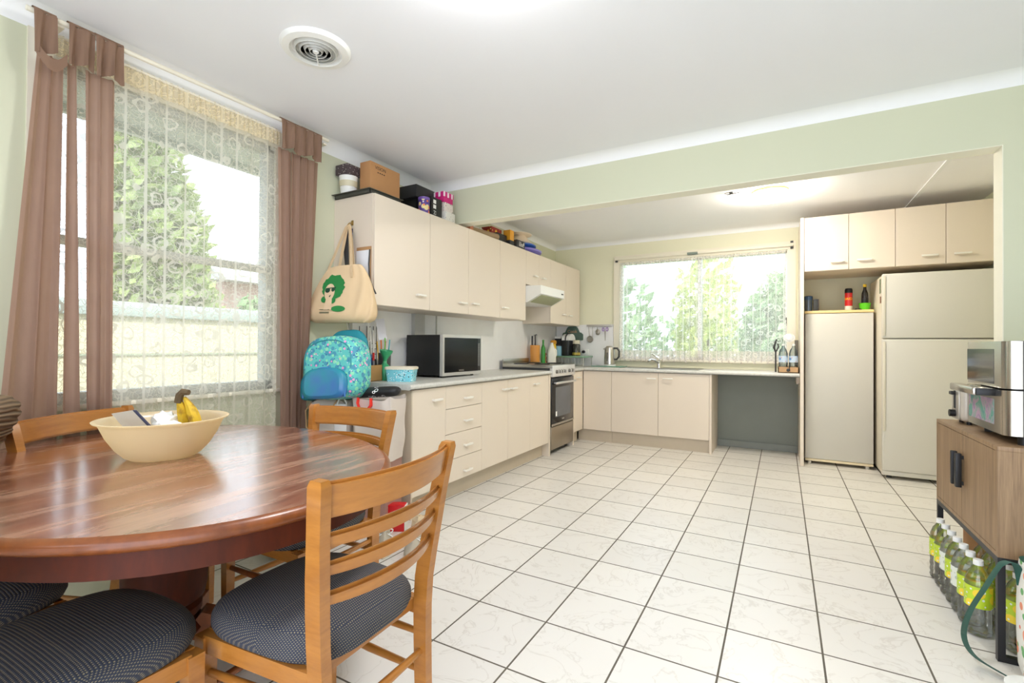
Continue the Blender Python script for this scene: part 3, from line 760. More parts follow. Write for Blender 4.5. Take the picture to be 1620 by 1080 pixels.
# rangehood
e = E('rangehood', 'white slide-out rangehood below the short wall cabinet', 'rangehood', (0.25, 3.03, 1.62))
b = MB(); b.prism([(XW + 0.015, 1.64), (0.30, 1.62), (0.355, 1.628), (0.515, 1.712), (0.515, 1.802), (XW + 0.015, 1.815)], 'y', 2.722, 3.345)
b.build('hood_body', M['white'], e)
b = MB(); b.at((0.435, 3.034, 1.6685), ry=-math.atan2(0.084, 0.16)); b.box(-0.075, 0.075, -0.27, 0.27, -0.004, 0.0, 0.001)
b.build('filter', plain('hood_filter_green', (176, 180, 142), 0.5, var=0.08, vscale=40), e)
for y in (3.27, 3.30): MB().at((0.515, y, 1.755), ry=PI / 2).cyl((0, 0, 0), 0.008, 0.006, 12).build('button', M['black'], e)
# microwave
e = E('microwave', 'black microwave oven with silver door frame on benchtop', 'microwave', (0.19, 1.43, 0.90))
mx, my0, my1, mz0, mz1 = 0.385, 1.215, 1.775, 0.918, 1.245
MB().box(XW + 0.06, mx - 0.03, my0, my1, mz0, mz1, 0.004).build('body', plain('microwave_black', (28, 28, 29), 0.4, var=0.05), e)
for x in (0.06, 0.32):
    for y in (my0 + 0.05, my1 - 0.05): MB().cyl((x, y, 0.90), 0.014, 0.019, 12).build('foot', M['black'], e)
b = MB(); b.box(mx - 0.03, mx - 0.004, my0, my1, mz0 - 0.004, mz1 + 0.002, 0.004); b.box(mx - 0.004, mx, my0, my1, mz1 - 0.022, mz1 + 0.002).box(mx - 0.004, mx, my0, my1, mz0 - 0.004, mz0 + 0.022).box(mx - 0.004, mx, my0, my0 + 0.024, mz0 + 0.022, mz1 - 0.022).box(mx - 0.004, mx, my1 - 0.012, my1, mz0 + 0.022, mz1 - 0.022)
b.build('door_frame', plain('microwave_silver', (206, 204, 200), 0.3, 0.5), e)
d = MB().box(mx - 0.004, mx + 0.002, my0 + 0.024, my1 - 0.012, mz0 + 0.022, mz1 - 0.022).build('door_glass', plain('microwave_glass', (14, 15, 17), 0.12, spec=0.22, var=0), e)
MB().text('SAMSUNG', 0.016, Matrix.Translation((mx + 0.0022, 1.47, mz0 + 0.035)) @ Euler((PI / 2, 0, PI / 2)).to_matrix().to_4x4()).build('lettering', M['steel'], d)
b = MB(); b.box(mx + 0.002, mx + 0.004, my1 - 0.062, my1 - 0.016, mz0 + 0.022, mz1 - 0.022); b.build('key_panel', plain('microwave_keys', (40, 41, 44), 0.2), d)
b = MB(); rr = random.Random(3)
for i in range(13):
    z = mz0 + 0.07 + i * 0.0155
    for yy in (my1 - 0.05, my1 - 0.034): b.box(mx + 0.004, mx + 0.0045, yy - 0.004, yy + 0.004 * rr.uniform(0.3, 1), z - 0.002, z + 0.002)
b.build('key_marks', M['white'], d)
# fridge
FX0, FX1, FY = 3.512, 4.30, 3.516
e = E('fridge', 'tall pale two-door fridge partly hidden by the wall', 'fridge', (3.9, 3.85, 0))
b = MB(); b.box(FX0 + 0.004, FX1 - 0.004, FY + 0.06, 4.22, 0.035, 1.815, 0.006); b.build('body', M['fridge_side'], e)
for z0, z1 in ((0.075, 1.240), (1.250, 1.822)):
    d = MB().box(FX0, FX1, FY, FY + 0.055, z0, z1, 0.008, 3).build('fridge_door', M['fridge'], e)
    MB().box(FX0 + 0.001, FX0 + 0.024, FY - 0.006, FY, z0 + (0.35 if z0 < 1 else 0.02), z1 - 0.02, 0.004).build('door_handle_strip', M['fridge_side'], d)
MB().box(FX0, FX1, FY + 0.012, FY + 0.06, 0.032, 0.072, 0.004).build('plinth', M['fridge'], e)
for x in (FX0 + 0.06, FX1 - 0.06):
    for y in (FY + 0.09, 4.15): MB().cyl((x, y, 0), 0.02, 0.036, 12).build('foot', M['darkgrey'], e)
b = MB(); b.box(FX0 - 0.0, FX0 + 0.0045, FY + 0.09, FY + 0.15, 1.66, 1.79); b.build('magnet', plain('fridge_magnet_paper', (150, 160, 130), 0.7, var=0.4, vscale=50), e)
b = MB(); b.box(FX0 - 0.0, FX0 + 0.0045, FY + 0.085, FY + 0.13, 1.57, 1.63); b.build('magnet', plain('fridge_magnet_tan', (170, 120, 90), 0.7, var=0.4, vscale=50), e)
# freezer
e = E('freezer', 'pale upright freezer with a blank door and yellow top', 'freezer', (3.24, 4.05, 0))
MB().box(2.932, 3.492, 3.885, 4.33, 0.04, 1.505, 0.004).build('body', M['fridge_side'], e)
d = MB().box(2.936, 3.492, 3.835, 3.882, 0.055, 1.50, 0.006).build('freezer_door', plain('freezer_enamel', (207, 204, 194), 0.45, var=0.004), e)
MB().box(2.93, 3.494, 3.83, 4.33, 1.503, 1.53, 0.005).build('freezer_top', plain('yellowed_plastic', (240, 214, 150), 0.45, var=0.05, vscale=4), e)
MB().box(2.936, 3.492, 3.833, 3.885, 0.03, 0.052, 0.003).build('freezer_base_trim', plain('yellowed_trim', (232, 216, 180), 0.5), e)
for x in (2.975, 3.445):
    for y in (3.86, 4.28): MB().cyl((x, y, 0), 0.016, 0.04, 12).build('foot', plain('freezer_foot', (200, 196, 186), 0.5), e)
# tap and sink
e = E('sink_tap', 'chrome mixer tap on the bench below the kitchen window', 'tap', (1.40, 4.20, 0.90))
b = MB(); b.lathe([(0.028, 0), (0.026, 0.02), (0.022, 0.075), (0.02, 0.09), (0, 0.095)], (1.42, 4.17, 0.90), 18)
b.tube([(1.42, 4.17, 0.955), (1.39, 4.10, 0.995), (1.355, 4.03, 1.005), (1.335, 3.985, 0.985)], [0.016, 0.014, 0.013, 0.013], 10)
b.build('spout', M['chrome'], e)
MB().tube([(1.42, 4.17, 0.99), (1.40, 4.19, 1.03), (1.335, 4.15, 1.075)], [0.013, 0.011, 0.008], 8).build('lever', M['chrome'], e)
b = MB(); x0, x1, y0, y1 = 1.02, 1.92, 3.84, 4.26
b.box(x0, x1, y0, y0 + 0.03, 0.9, 0.904).box(x0, x1, y1 - 0.12, y1, 0.9, 0.904).box(x0, x0 + 0.03, y0, y1, 0.9, 0.904).box(1.46, x1, y0, y1, 0.9, 0.904)
b.box(x0 + 0.03, 1.46, y0 + 0.03, y1 - 0.12, 0.9, 0.9012)
b.build('sink', M['steel'], None, 'stainless sink set in the bench below the tap', 'sink')
# ------------------------------------------------------------------ dining table
TX, TY, TZ = 0.885, -0.945, 0.76
e = E('dining_table', 'worn red-brown oval pedestal dining table with half-round ends', 'table', (TX, TY, 0), math.radians(3))
RT = Matrix.Translation((TX, TY, 0)) @ Matrix.Rotation(math.radians(-8.5), 4, 'Z')
def oval(t, k=0.0):
    a, b_ = 0.828 - k, 0.634 - k
    c, s_ = math.cos(t), math.sin(t); p = 2 / 2.08
    return math.copysign(abs(c) ** p, c) * a, math.copysign(abs(s_) ** p, s_) * b_
b = MB(); b.X = RT; n = 96
prof = [(0.03, -0.036), (0.010, -0.034), (0.002, -0.026), (0.0, -0.018), (0.003, -0.009), (0.012, -0.002), (0.02, 0.0)]
V = []; F = []
for k, dz in prof:
    for i in range(n):
        x, y = oval(2 * PI * i / n, k); V.append((x, y, TZ + dz))
for j in range(len(prof) - 1):
    for i in range(n):
        l = (i + 1) % n; F.append((j * n + i, j * n + l, (j + 1) * n + l, (j + 1) * n + i))
b.m(1).add(V, F)
top = [b.v[-n + i].copy() for i in range(n)]; bot = [b.v[-len(prof) * n + i].copy() for i in range(n)]
b.X = Matrix.Identity(4)
b.m(0).add(top, [tuple(range(n))]); b.m(1).add(bot, [tuple(range(n))])
b.build('tabletop', [M['table'], M['table_edge']], e, ang=50)
b = MB(); b.X = RT; V = []; F = []
for k, dz in ((0.035, -0.036), (0.035, -0.098), (0.055, -0.098), (0.055, -0.036)):
    for i in range(n):
        x, y = oval(2 * PI * i / n, k); V.append((x, y, TZ + dz))
for j in range(4):
    for i in range(n):
        l = (i + 1) % n; F.append((j * n + i, j * n + l, ((j + 1) % 4) * n + l, ((j + 1) % 4) * n + i))
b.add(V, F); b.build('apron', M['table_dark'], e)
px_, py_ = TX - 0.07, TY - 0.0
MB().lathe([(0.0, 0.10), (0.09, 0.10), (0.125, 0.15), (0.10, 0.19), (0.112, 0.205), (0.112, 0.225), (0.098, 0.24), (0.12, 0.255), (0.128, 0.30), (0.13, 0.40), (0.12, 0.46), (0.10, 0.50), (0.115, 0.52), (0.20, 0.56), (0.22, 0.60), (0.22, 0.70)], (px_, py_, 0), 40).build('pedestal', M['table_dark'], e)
for a in (0, 1, 2, 3):
    an = math.radians(3 + 45 + 90 * a); b = MB().at((px_, py_, 0), rz=an)
    b.prism([(0.06, 0.12), (0.12, 0.20), (0.20, 0.17), (0.34, 0.085), (0.44, 0.07), (0.47, 0.04), (0.46, 0.0), (0.38, 0.0), (0.33, 0.03), (0.20, 0.07)], 'y', -0.035, 0.035)
    b.build('foot', M['table_edge'], e)

# ------------------------------------------------------------------ dining chairs
def make_chair(label):
    e = E('dining_chair', label, 'chair', (0, 0, 0), 0, 'ladder-back dining chairs')
    O = M['oak']
    H = 0.872
    def post(s_, z):
        """centre line of a rear post: splayed outwards and leaning back above the seat"""
        t = z / H
        x = s_ * (0.168 + 0.023 * min(1, z / 0.45) + 0.049 * max(0, (z - 0.45) / 0.42))
        y = -0.20 - 0.03 * (1 - min(1, z / 0.45)) ** 1.5 - 0.052 * max(0, (z - 0.45) / 0.42) ** 1.3
        return x, y
    for s_ in (-1, 1):
        b = MB(); zs = [0, 0.1, 0.2, 0.3, 0.4, 0.48, 0.56, 0.64, 0.72, 0.80, 0.858, H]
        V = []; F = []
        for i, z in enumerate(zs):
            x, y = post(s_, z); w = 0.0145; d = 0.019 + 0.004 * min(1, z / 0.45) - (0.002 if z > 0.7 else 0)
            if i == len(zs) - 1: w -= 0.003; d -= 0.005
            V += [(x - w, y - d, z), (x + w, y - d, z), (x + w, y + d, z), (x - w, y + d, z)]
        for i in range(len(zs) - 1):
            for k in range(4): F.append((i * 4 + k, i * 4 + (k + 1) % 4, i * 4 + 4 + (k + 1) % 4, i * 4 + 4 + k))
        F += [(3, 2, 1, 0), tuple(len(V) - 4 + k for k in range(4))]
        b.add(V, F); b.build('leg', O, e)
    for s_ in (-1, 1):
        b = MB(); V = []; F = []
        for z, w in ((0, 0.015), (0.41, 0.019)):
            x, y = s_ * 0.205, 0.193
            V += [(x - w, y - w, z), (x + w, y - w, z), (x + w, y + w, z), (x - w, y + w, z)]
        for k in range(4): F.append((k, (k + 1) % 4, 4 + (k + 1) % 4, 4 + k))
        F += [(3, 2, 1, 0), (4, 5, 6, 7)]
        b.add(V, F); b.build('leg', O, e)
    # seat rails
    b = MB(); b.bar((-0.19, 0.195, 0.392), (0.19, 0.195, 0.392), 0.022, 0.045).bar((-0.18, -0.165, 0.398), (0.18, -0.165, 0.398), 0.022, 0.03)
    for s_ in (-1, 1): b.bar((s_ * 0.188, -0.19, 0.392), (s_ * 0.207, 0.185, 0.392), 0.022, 0.045)
    b.build('seat_frame', O, e)
    # padded seat: D shaped with a domed top
    m_ = 72
    def rim(t):
        c, s_ = math.cos(t), math.sin(t); p = 2 / 3.6
        x = math.copysign(abs(c) ** p, c); y = math.copysign(abs(s_) ** p, s_)
        w = 0.226 - 0.026 * (1 - y) / 2
        return x * w, 0.012 + y * (0.222 if y > 0 else 0.222) + (0.018 * (1 - x * x) if y > 0 else 0.0)
    V = []; F = []; lv = [(0.955, 0.412), (0.985, 0.418), (1.012, 0.434), (1.008, 0.452), (0.975, 0.468), (0.90, 0.480), (0.78, 0.487), (0.55, 0.493), (0.28, 0.496)]
    for k, z in lv:
        for i in range(m_):
            x, y = rim(2 * PI * i / m_); V.append((x * k, y * k, z))
    for j in range(len(lv) - 1):
        for i in range(m_):
            l = (i + 1) % m_; F.append((j * m_ + i, j * m_ + l, (j + 1) * m_ + l, (j + 1) * m_ + i))
    F.append(tuple(range(m_ - 1, -1, -1))); F.append(tuple((len(lv) - 1) * m_ + i for i in range(m_)))
    MB().add(V, F).build('seat', M['cushion'], e, ang=80)
    # curved back: broad top rail and three slats
    def slat(nm, z0, z1, th, bow):
        b = MB(); q = 20; V = []; F = []
        for i in range(q + 1):
            u = i / q * 2 - 1
            for (z, dy, rz_) in ((z0, -th / 2, 1), (z0, th / 2, 1), (z1, th / 2, -1), (z1, -th / 2, -1)):
                x, y = post(1, z); V.append((u * (x - 0.008), y + dy - bow * (1 - u * u), z + 0.004 * rz_ * (0 if nm == 'top_rail' else u * u)))
        for i in range(q):
            for k in range(4): F.append((i * 4 + k, i * 4 + (k + 1) % 4, i * 4 + 4 + (k + 1) % 4, i * 4 + 4 + k))
        F += [(3, 2, 1, 0), tuple(q * 4 + k for k in range(4))]
        b.add(V, F)
        bm = bmesh.new(); vs_ = [bm.verts.new(p) for p in b.v]
        for f in b.f: bm.faces.new([vs_[i] for i in f])
        bm.edges.ensure_lookup_table()
        ed = [ed_ for ed_ in bm.edges if abs(ed_.verts[0].co.z - ed_.verts[1].co.z) < 0.006 and abs(ed_.verts[0].co.x - ed_.verts[1].co.x) > 0.005]
        bmesh.ops.bevel(bm, geom=ed, offset=min(th * 0.42, 0.008), segments=2, affect='EDGES')
        MB().bm(bm).build(nm, O, e, ang=50)
    slat('top_rail', 0.780, 0.866, 0.019, 0.05)
    for z0, z1 in ((0.708, 0.750), (0.640, 0.682), (0.568, 0.610)): slat('slat', z0, z1, 0.02, 0.05)
    # rungs
    for s_ in (-1, 1):
        for z in (0.21, 0.315):
            x, y = post(s_, z)
            MB().tube([(x, y, z), (s_ * 0.19, 0.0, z), (s_ * 0.205, 0.19, z)], [0.009, 0.0125, 0.009], 10).build('rung', O, e)
    x, y = post(1, 0.27)
    MB().tube([(-0.205, 0.19, 0.27), (0, 0.19, 0.27), (0.205, 0.19, 0.27)], [0.009, 0.013, 0.009], 10).build('rung', M['table_edge'], e)
    MB().tube([(-x, y, 0.27), (0, y, 0.27), (x, y, 0.27)], [0.009, 0.0125, 0.009], 10).build('rung', O, e)
    return e
c0 = make_chair('wooden chair at right end of table, curved slatted back towards the camera')
for lb, x, y, rz in (
        ('nearest chair at bottom left corner, only navy seat and front leg showing', 1.285, -1.40, 2),
        ('chair tucked under the table at left edge, dark seat just showing', 0.735, -1.475, 4),
        ('wooden chair against the window side with brown jacket on its back', 0.40, -0.887, -66.8),
        ('wooden chair on far side of the table before the shopping bags', 1.0, -0.515, 182)):
    dup(c0, (x, y, 0), math.radians(rz), lb)
c0.location = (1.612, -0.925, 0); c0.rotation_euler = (0, 0, math.radians(92.5))

# brown jacket hung on the window-side chair
jm = N('brown_ribbed_jacket'); v = jm.coord('Object'); x_, y_, z_ = jm.sep(v)
wv = jm.math('SINE', jm.math('ADD', jm.math('MULTIPLY', z_, 420.0), jm.math('MULTIPLY', jm.noise(v, 9, 2), 14.0)))
jm.col(jm.mix(jm.math('MULTIPLY', jm.math('ADD', wv, 1.0), 0.5), lin((88, 72, 54)), lin((128, 106, 80)))); jm.rough(0.85); jm.bump(wv, 0.6, 0.004)
b = MB()
def jk(u, v):
    # folded sleeve: bulging fold hanging over the post
    a = 2 * PI * u; t = v * 2 - 1
    r = 0.074 * math.sqrt(max(0, 1 - (abs(t)) ** 2.6)) + 0.004 * math.sin(20 * t + 2 * math.cos(a)) + 0.002
    x = 0.318 + 0.055 * math.sin(t * 1.3) + r * math.cos(a) * 1.15; y = -1.283 + 0.02 * t + r * math.sin(a)
    return (x, y, 0.872 + t * 0.108)
b.grid(28, 26, jk, cu=True)
def jk2(u, v):
    a = 2 * PI * u
    r = 0.075 * (1 - 0.25 * v) + 0.005 * math.sin(24 * v + 2 * math.cos(a))
    return (0.27 - 0.12 * v + r * math.cos(a) * 0.8, -1.32 - 0.08 * v + r * math.sin(a) * 0.55, 0.97 - 0.42 * v)
b.grid(24, 26, jk2, cu=True)
b.build('jacket', jm.done(), None, 'brown ribbed jacket sleeve hanging at the far left edge over the chair', 'jacket', ang=80)

# ------------------------------------------------------------------ bowl and its contents
bx, by, bz = 0.812, -0.955, TZ
n_ = N('translucent_yellowed_plastic'); n_.n.remove(n_.p)
d_ = n_.new('ShaderNodeBsdfDiffuse'); d_.inputs[0].default_value = lin((250, 238, 206)); t_ = n_.new('ShaderNodeBsdfTranslucent'); t_.inputs[0].default_value = lin((252, 240, 210))
m1 = n_.new('ShaderNodeMixShader'); m1.inputs[0].default_value = 0.6; n_.link(d_.outputs[0], m1.inputs[1]); n_.link(t_.outputs[0], m1.inputs[2])
gl = n_.new('ShaderNodeBsdfGlossy'); gl.inputs['Roughness'].default_value = 0.25; m2 = n_.new('ShaderNodeMixShader'); m2.inputs[0].default_value = 0.06
n_.link(m1.outputs[0], m2.inputs[1]); n_.link(gl.outputs[0], m2.inputs[2]); n_.link(m2.outputs[0], n_.out.inputs[0])
b = MB(); q_ = 0.93; b.lathe([(r * q_, z) for r, z in [(0.0, 0.003), (0.10, 0.003), (0.118, 0.014), (0.145, 0.04), (0.172, 0.08), (0.190, 0.120), (0.197, 0.134), (0.212, 0.138), (0.215, 0.1365), (0.212, 0.132), (0.199, 0.128), (0.193, 0.118), (0.176, 0.08), (0.149, 0.038), (0.122, 0.010), (0.104, 0.0), (0.0, 0.0)]], (bx, by, bz + 0.0005), 64)
b.build('mixing_bowl', n_.done(), None, 'large yellowed plastic mixing bowl on the dining table', 'bowl', ang=60)
ban = N('ripe_banana'); v = ban.coord('Object'); ban.col(ban.ramp(ban.noise(v, 30, 3), [(0.35, lin((150, 110, 30))), (0.55, lin((214, 176, 42)))])); ban.rough(0.5); BN = ban.done()
e = E('banana_bunch', 'bunch of two bananas with brown stem poking out of the bowl', 'bananas', (bx + 0.0, by + 0.01, bz + 0.02))
for (dx, dy) in ((-0.014, 0.0), (0.026, 0.018)):
    pts = []; rs = []
    for i in range(12):
        t = i / 11
        pts.append((bx + 0.0 + dx * (0.15 + 1.0 * math.sin(t * 1.9)), by + 0.045 + dy + 0.03 * math.sin(t * 2.2), bz + 0.205 - 0.17 * t)); rs.append(0.005 + 0.015 * math.sin(min(1, t * 2.2) * PI / 2) * (1 if t < 0.8 else 1 - (t - 0.8) * 3.5))
    MB().tube(pts, rs, 7).build('banana', BN, e, ang=30)
MB().tube([(bx - 0.008, by + 0.049, bz + 0.185), (bx - 0.002, by + 0.051, bz + 0.212), (bx + 0.008, by + 0.057, bz + 0.224), (bx + 0.028, by + 0.067, bz + 0.222)], [0.014, 0.014, 0.013, 0.010], 8).build('stem', plain('banana_stem_brown', (104, 84, 56), 0.7, var=0.2, vscale=60), e)
RV = Vector((0.872, 0.489, 0)); CV = Vector((0.489, -0.872, 0))      # across and towards the room
def bk(a, z, d): return Vector((bx, by, z)) + RV * a + CV * d
def slab(b, P4, t):
    nn = (P4[1] - P4[0]).cross(P4[3] - P4[0]).normalized() * t
    b.add(P4 + [p + nn for p in P4], [(0, 1, 2, 3), (7, 6, 5, 4), (0, 4, 5, 1), (1, 5, 6, 2), (2, 6, 7, 3), (3, 7, 4, 0)])
b = MB(); slab(b, [bk(-0.172, 0.912, 0.02), bk(-0.090, 0.926, 0.03), bk(0.035, 0.788, 0.02), bk(-0.06, 0.788, 0.02)], 0.006)
b.m(1); slab(b, [bk(-0.090, 0.926, 0.03), bk(-0.082, 0.925, 0.03), bk(0.043, 0.788, 0.02), bk(0.035, 0.788, 0.02)], 0.008)
b.build('booklet', [plain('grey_booklet_cover', (196, 188, 178), 0.5), plain('navy_booklet_spine', (52, 56, 84), 0.5)], None, 'grey booklet with navy spine leaning inside the bowl', 'booklet')
def crumple(c, r, seed, sq=(1, 1, 1)):
    rnd = random.Random(seed); bm = bmesh.new(); bmesh.ops.create_icosphere(bm, subdivisions=3, radius=1)
    for v in bm.verts:
        k = 0.78 + 0.3 * rnd.random(); v.co = Vector((c[0] + v.co.x * r * k * sq[0], c[1] + v.co.y * r * k * sq[1], c[2] + v.co.z * r * k * sq[2]))
    return bm
tis = plain('white_tissue', (244, 243, 240), 0.9, var=0.02)
MB().bm(crumple((bx - 0.055, by + 0.03, bz + 0.11), 0.045, 4)).build('crumpled_tissue', tis, None, 'white crumpled tissue in the bowl between booklet and bananas', 'tissue', ang=30)
MB().bm(crumple((bx + 0.06, by - 0.01, bz + 0.10), 0.042, 9, (1.3, 1, 0.8))).build('crumpled_tissue', tis, None, 'white crumpled tissue in the bowl at right of the bananas', 'tissue', ang=30)
# ------------------------------------------------------------------ things on top of the wall cupboards
TU = UZ1
def floral(name, base, spots, scale=40, rough=0.6, metal=0.0):
    n = N(name); v = n.coord('Object')
    c = lin(base)
    for i, (col, thr, sc) in enumerate(spots):
        off = n.coord('Object', (1, 1, 1), (i * 3.1, i * 1.7, i * 2.3))
        f = n.math('LESS_THAN', n.voro(off, scale * sc), thr)
        c = n.mix(f, c, lin(col))
    n.col(c); n.rough(rough); n.metal(metal); return n.done()
RX = lambda rx, ry, rz: Euler((rx, ry, rz)).to_matrix().to_4x4()
def face_x(x, y, z): return Matrix.Translation((x, y, z)) @ RX(PI / 2, 0, PI / 2)      # lettering on a face that looks +x
def face_my(x, y, z): return Matrix.Translation((x, y, z)) @ RX(PI / 2, 0, 0)           # lettering on a face that looks -y
dm = plain('dark_baking_tray', (88, 88, 80), 0.5, 0.3, var=0.08)
b = MB(); b.box(-0.03, 0.31, 0.50, 0.80, TU, TU + 0.004); 
for q in ((-0.03, -0.02, 0.5, 0.8), (0.30, 0.31, 0.5, 0.8), (-0.03, 0.31, 0.5, 0.51), (-0.03, 0.31, 0.79, 0.8)): b.box(*q, TU, TU + 0.028, 0.002)
b.box(-0.045, 0.325, 0.485, 0.815, TU + 0.026, TU + 0.03)
b.build('baking_tray', dm, None, 'dark baking tray lying under the brown cardboard box', 'tray')
e = E('storage_tub', 'white plastic tub on top of the cupboard left of the cardboard box', 'tub', (0.04, 0.56, TU + 0.03))
MB().at((0.035, 0.565, TU + 0.0305)).lathe([(0.0, 0.0), (0.052, 0.0), (0.064, 0.13), (0.066, 0.135), (0.0, 0.135)], seg=28).build('tub_body', M['white'], e)
MB().at((0.035, 0.565, TU + 0.0305)).lathe([(0.0585, 0.06), (0.0605, 0.06), (0.064, 0.10), (0.062, 0.10)], seg=28).build('tub_band', plain('tub_band_cream', (214, 206, 176), 0.5), e)
b = MB(); b.box(-0.025, 0.095, 0.5, 0.62, TU + 0.168, TU + 0.24, 0.004)
b.build('snack_carton', floral('dark_printed_carton', (74, 62, 66), [((196, 190, 186), 0.2, 1.0)], 60), None, 'small dark printed carton on top of the white tub', 'carton')
e = E('cardboard_box', 'big brown cardboard box printed with black lettering on the wall cabinet', 'box', (0.19, 0.73, TU + 0.03))
MB().box(0.105, 0.205, 0.605, 0.905, TU + 0.0305, TU + 0.272, 0.002).build('carton', M['card'], e)
ink = plain('black_ink', (34, 30, 28), 0.7)
b = MB(); b.text('VISION', 0.034, face_x(0.2052, 0.705, TU + 0.238), 0.0003); [b.box(0.205, 0.2054, 0.675 + 0.02 * i, 0.688 + 0.02 * i, TU + 0.204, TU + 0.211) for i in range(4)]; [b.box(0.205, 0.2054, 0.715 + 0.014 * i, 0.726 + 0.014 * i, TU + 0.068, TU + 0.073) for i in range(12)]
b.build('lettering', ink, e)
b = MB(); b.box(0.03, 0.13, 0.935, 0.96, TU, TU + 0.075, 0.002)
b.build('green_packet', plain('green_packet', (44, 122, 60), 0.5), None, 'narrow green packet standing beside the cardboard box', 'packet')
b = MB(); b.box(0.02, 0.22, 0.965, 1.13, TU, TU + 0.05, 0.003)
b.build('flat_carton', plain('grey_brown_carton', (142, 130, 116), 0.7, var=0.1), None, 'low grey brown carton behind the purple tin', 'carton')
e = E('black_box', 'large black lidded box raised behind the purple patterned tin', 'box', (0.08, 1.22, TU))
MB().box(0.0, 0.16, 1.14, 1.32, TU, TU + 0.155, 0.003).build('box_body', M['black'], e)
MB().box(-0.006, 0.20, 1.10, 1.335, TU + 0.155, TU + 0.255, 0.004).build('lid', plain('black_box_lid', (38, 38, 40), 0.5), e)
e = E('biscuit_tin', 'round purple patterned tin at front edge of the wall cabinet', 'tin', (0.285, 1.08, TU))
MB().at((0.275, 1.105, TU)).lathe([(0, 0), (0.044, 0), (0.044, 0.118), (0, 0.118)], seg=28).build('tin_body', floral('purple_printed_tin', (84, 62, 140), [((230, 214, 150), 0.34, 0.5), ((236, 130, 60), 0.26, 0.6), ((240, 236, 230), 0.2, 0.9)], 40, 0.35), e)
MB().at((0.275, 1.105, TU)).lathe([(0.046, 0.112), (0.046, 0.13), (0.042, 0.133), (0, 0.133)], seg=28).build('lid', plain('purple_lid', (120, 90, 170), 0.4), e)
e = E('black_carton', 'upright black carton with white symbols right of the purple tin', 'carton', (0.27, 1.2, TU))
MB().box(0.20, 0.30, 1.165, 1.30, TU, TU + 0.16, 0.002).build('carton', M['black'], e)
b = MB()
for z in (0.125, 0.085): b.box(0.30, 0.3005, 1.19, 1.225, TU + z - 0.014, TU + z + 0.016)
b.tube([(0.3, 1.195, TU + 0.05), (0.3, 1.222, TU + 0.05), (0.3, 1.222, TU + 0.025), (0.3, 1.195, TU + 0.025), (0.3, 1.208, TU + 0.04)], 0.003, 5)
b.build('printed_symbol', M['white'], e)
b = MB(); b.box(0.17, 0.31, 1.34, 1.47, TU, TU + 0.085, 0.003); b.build('gift_box', floral('white_printed_box', (226, 222, 214), [((150, 144, 138), 0.16, 1.0)], 50), None, 'white printed box at bottom of the stack beside the beam', 'box')
b = MB(); b.box(0.165, 0.30, 1.335, 1.455, TU + 0.0855, TU + 0.16, 0.003); b.build('gift_box', floral('patterned_box', (224, 212, 204), [((70, 50, 54), 0.22, 1.0)], 55), None, 'pink and black patterned box in middle of the stack', 'box')
n = N('pink_striped_box'); v = n.coord('Object'); x_, y_, z_ = n.sep(v)
n.col(n.mix(n.math('LESS_THAN', n.math('FRACT', n.math('MULTIPLY', n.math('ADD', x_, y_), 19.0)), 0.42), lin((206, 30, 122)), lin((244, 226, 234)))); n.rough(0.5)
e = E('gift_box', 'pink and white striped box on top of the stack by beam', 'box', (0.23, 1.39, TU + 0.16))
MB().box(0.165, 0.30, 1.325, 1.45, TU + 0.1605, TU + 0.205, 0.002).build('box_body', plain('pink_card', (206, 34, 120), 0.5), e)
MB().box(0.16, 0.305, 1.32, 1.455, TU + 0.205, TU + 0.245, 0.002).build('lid', n.done(), e)
# beyond the beam
rollm = plain('tan_paper_roll', (176, 150, 116), 0.8, var=0.12, vscale=20); rolle = plain('paper_roll_end', (216, 178, 140), 0.8)
rl = ['tan paper roll at rear of the pair on far cupboard top', 'tan paper roll at front of the pair on far cupboard top']
for i, (x, y, z) in enumerate(((0.225, 1.99, 0.042), (0.29, 2.03, 0.036))):
    e = E('paper_roll', rl[i], 'roll', (x, y, TU), group='paper rolls on the cupboard')
    MB().rod((x - 0.06, y - 0.22, TU + z), (x, y + 0.16, TU + z), 0.038 - 0.004 * i, 16).build('roll', rollm, e)
    MB().rod((x, y + 0.16, TU + z), (x + 0.001, y + 0.166, TU + z), 0.011, 12).build('roll_core', rolle, e)
b = MB(); b.box(0.22, 0.30, 1.715, 1.765, TU, TU + 0.075, 0.002); b.build('terracotta_packet', plain('terracotta_packet', (196, 128, 92), 0.7, var=0.1), None, 'terracotta packet just past the beam on the cupboard top', 'packet')
b = MB(); b.box(0.0, 0.12, 1.98, 2.2, TU, TU + 0.14, 0.002); b.build('patterned_carton', floral('white_blue_carton', (226, 224, 218), [((60, 80, 120), 0.22, 1.0), ((200, 190, 90), 0.18, 0.8)], 45), None, 'white and blue printed carton behind the paper rolls', 'carton')
b = MB(); b.box(0.10, 0.27, 2.23, 2.42, TU, TU + 0.10, 0.003); b.build('black_tray_box', M['black'], None, 'low black box under the red and yellow packet', 'box')
b = MB(); b.box(0.09, 0.21, 2.22, 2.42, TU + 0.1005, TU + 0.165, 0.003); b.build('snack_packet', floral('red_yellow_packet', (150, 36, 24), [((236, 180, 50), 0.34, 0.6), ((250, 220, 120), 0.2, 1.0)], 30), None, 'red packet with yellow print on the low black box', 'packet')
b = MB(); b.ball((0.12, 2.36, TU + 0.168), (0.05, 0.09, 0.03)); b.build('olive_pouch', plain('olive_pouch', (130, 128, 84), 0.7, var=0.15), None, 'olive pouch lying above the red packet', 'pouch') if False else None
e = E('battery_pack', 'bright orange yellow pack on the far cupboard top', 'pack', (0.26, 2.46, TU))
MB().box(0.22, 0.30, 2.435, 2.52, TU + 0.0, TU + 0.165, 0.003).build('pack', plain('orange_yellow_pack', (226, 160, 40), 0.45, var=0.03), e)
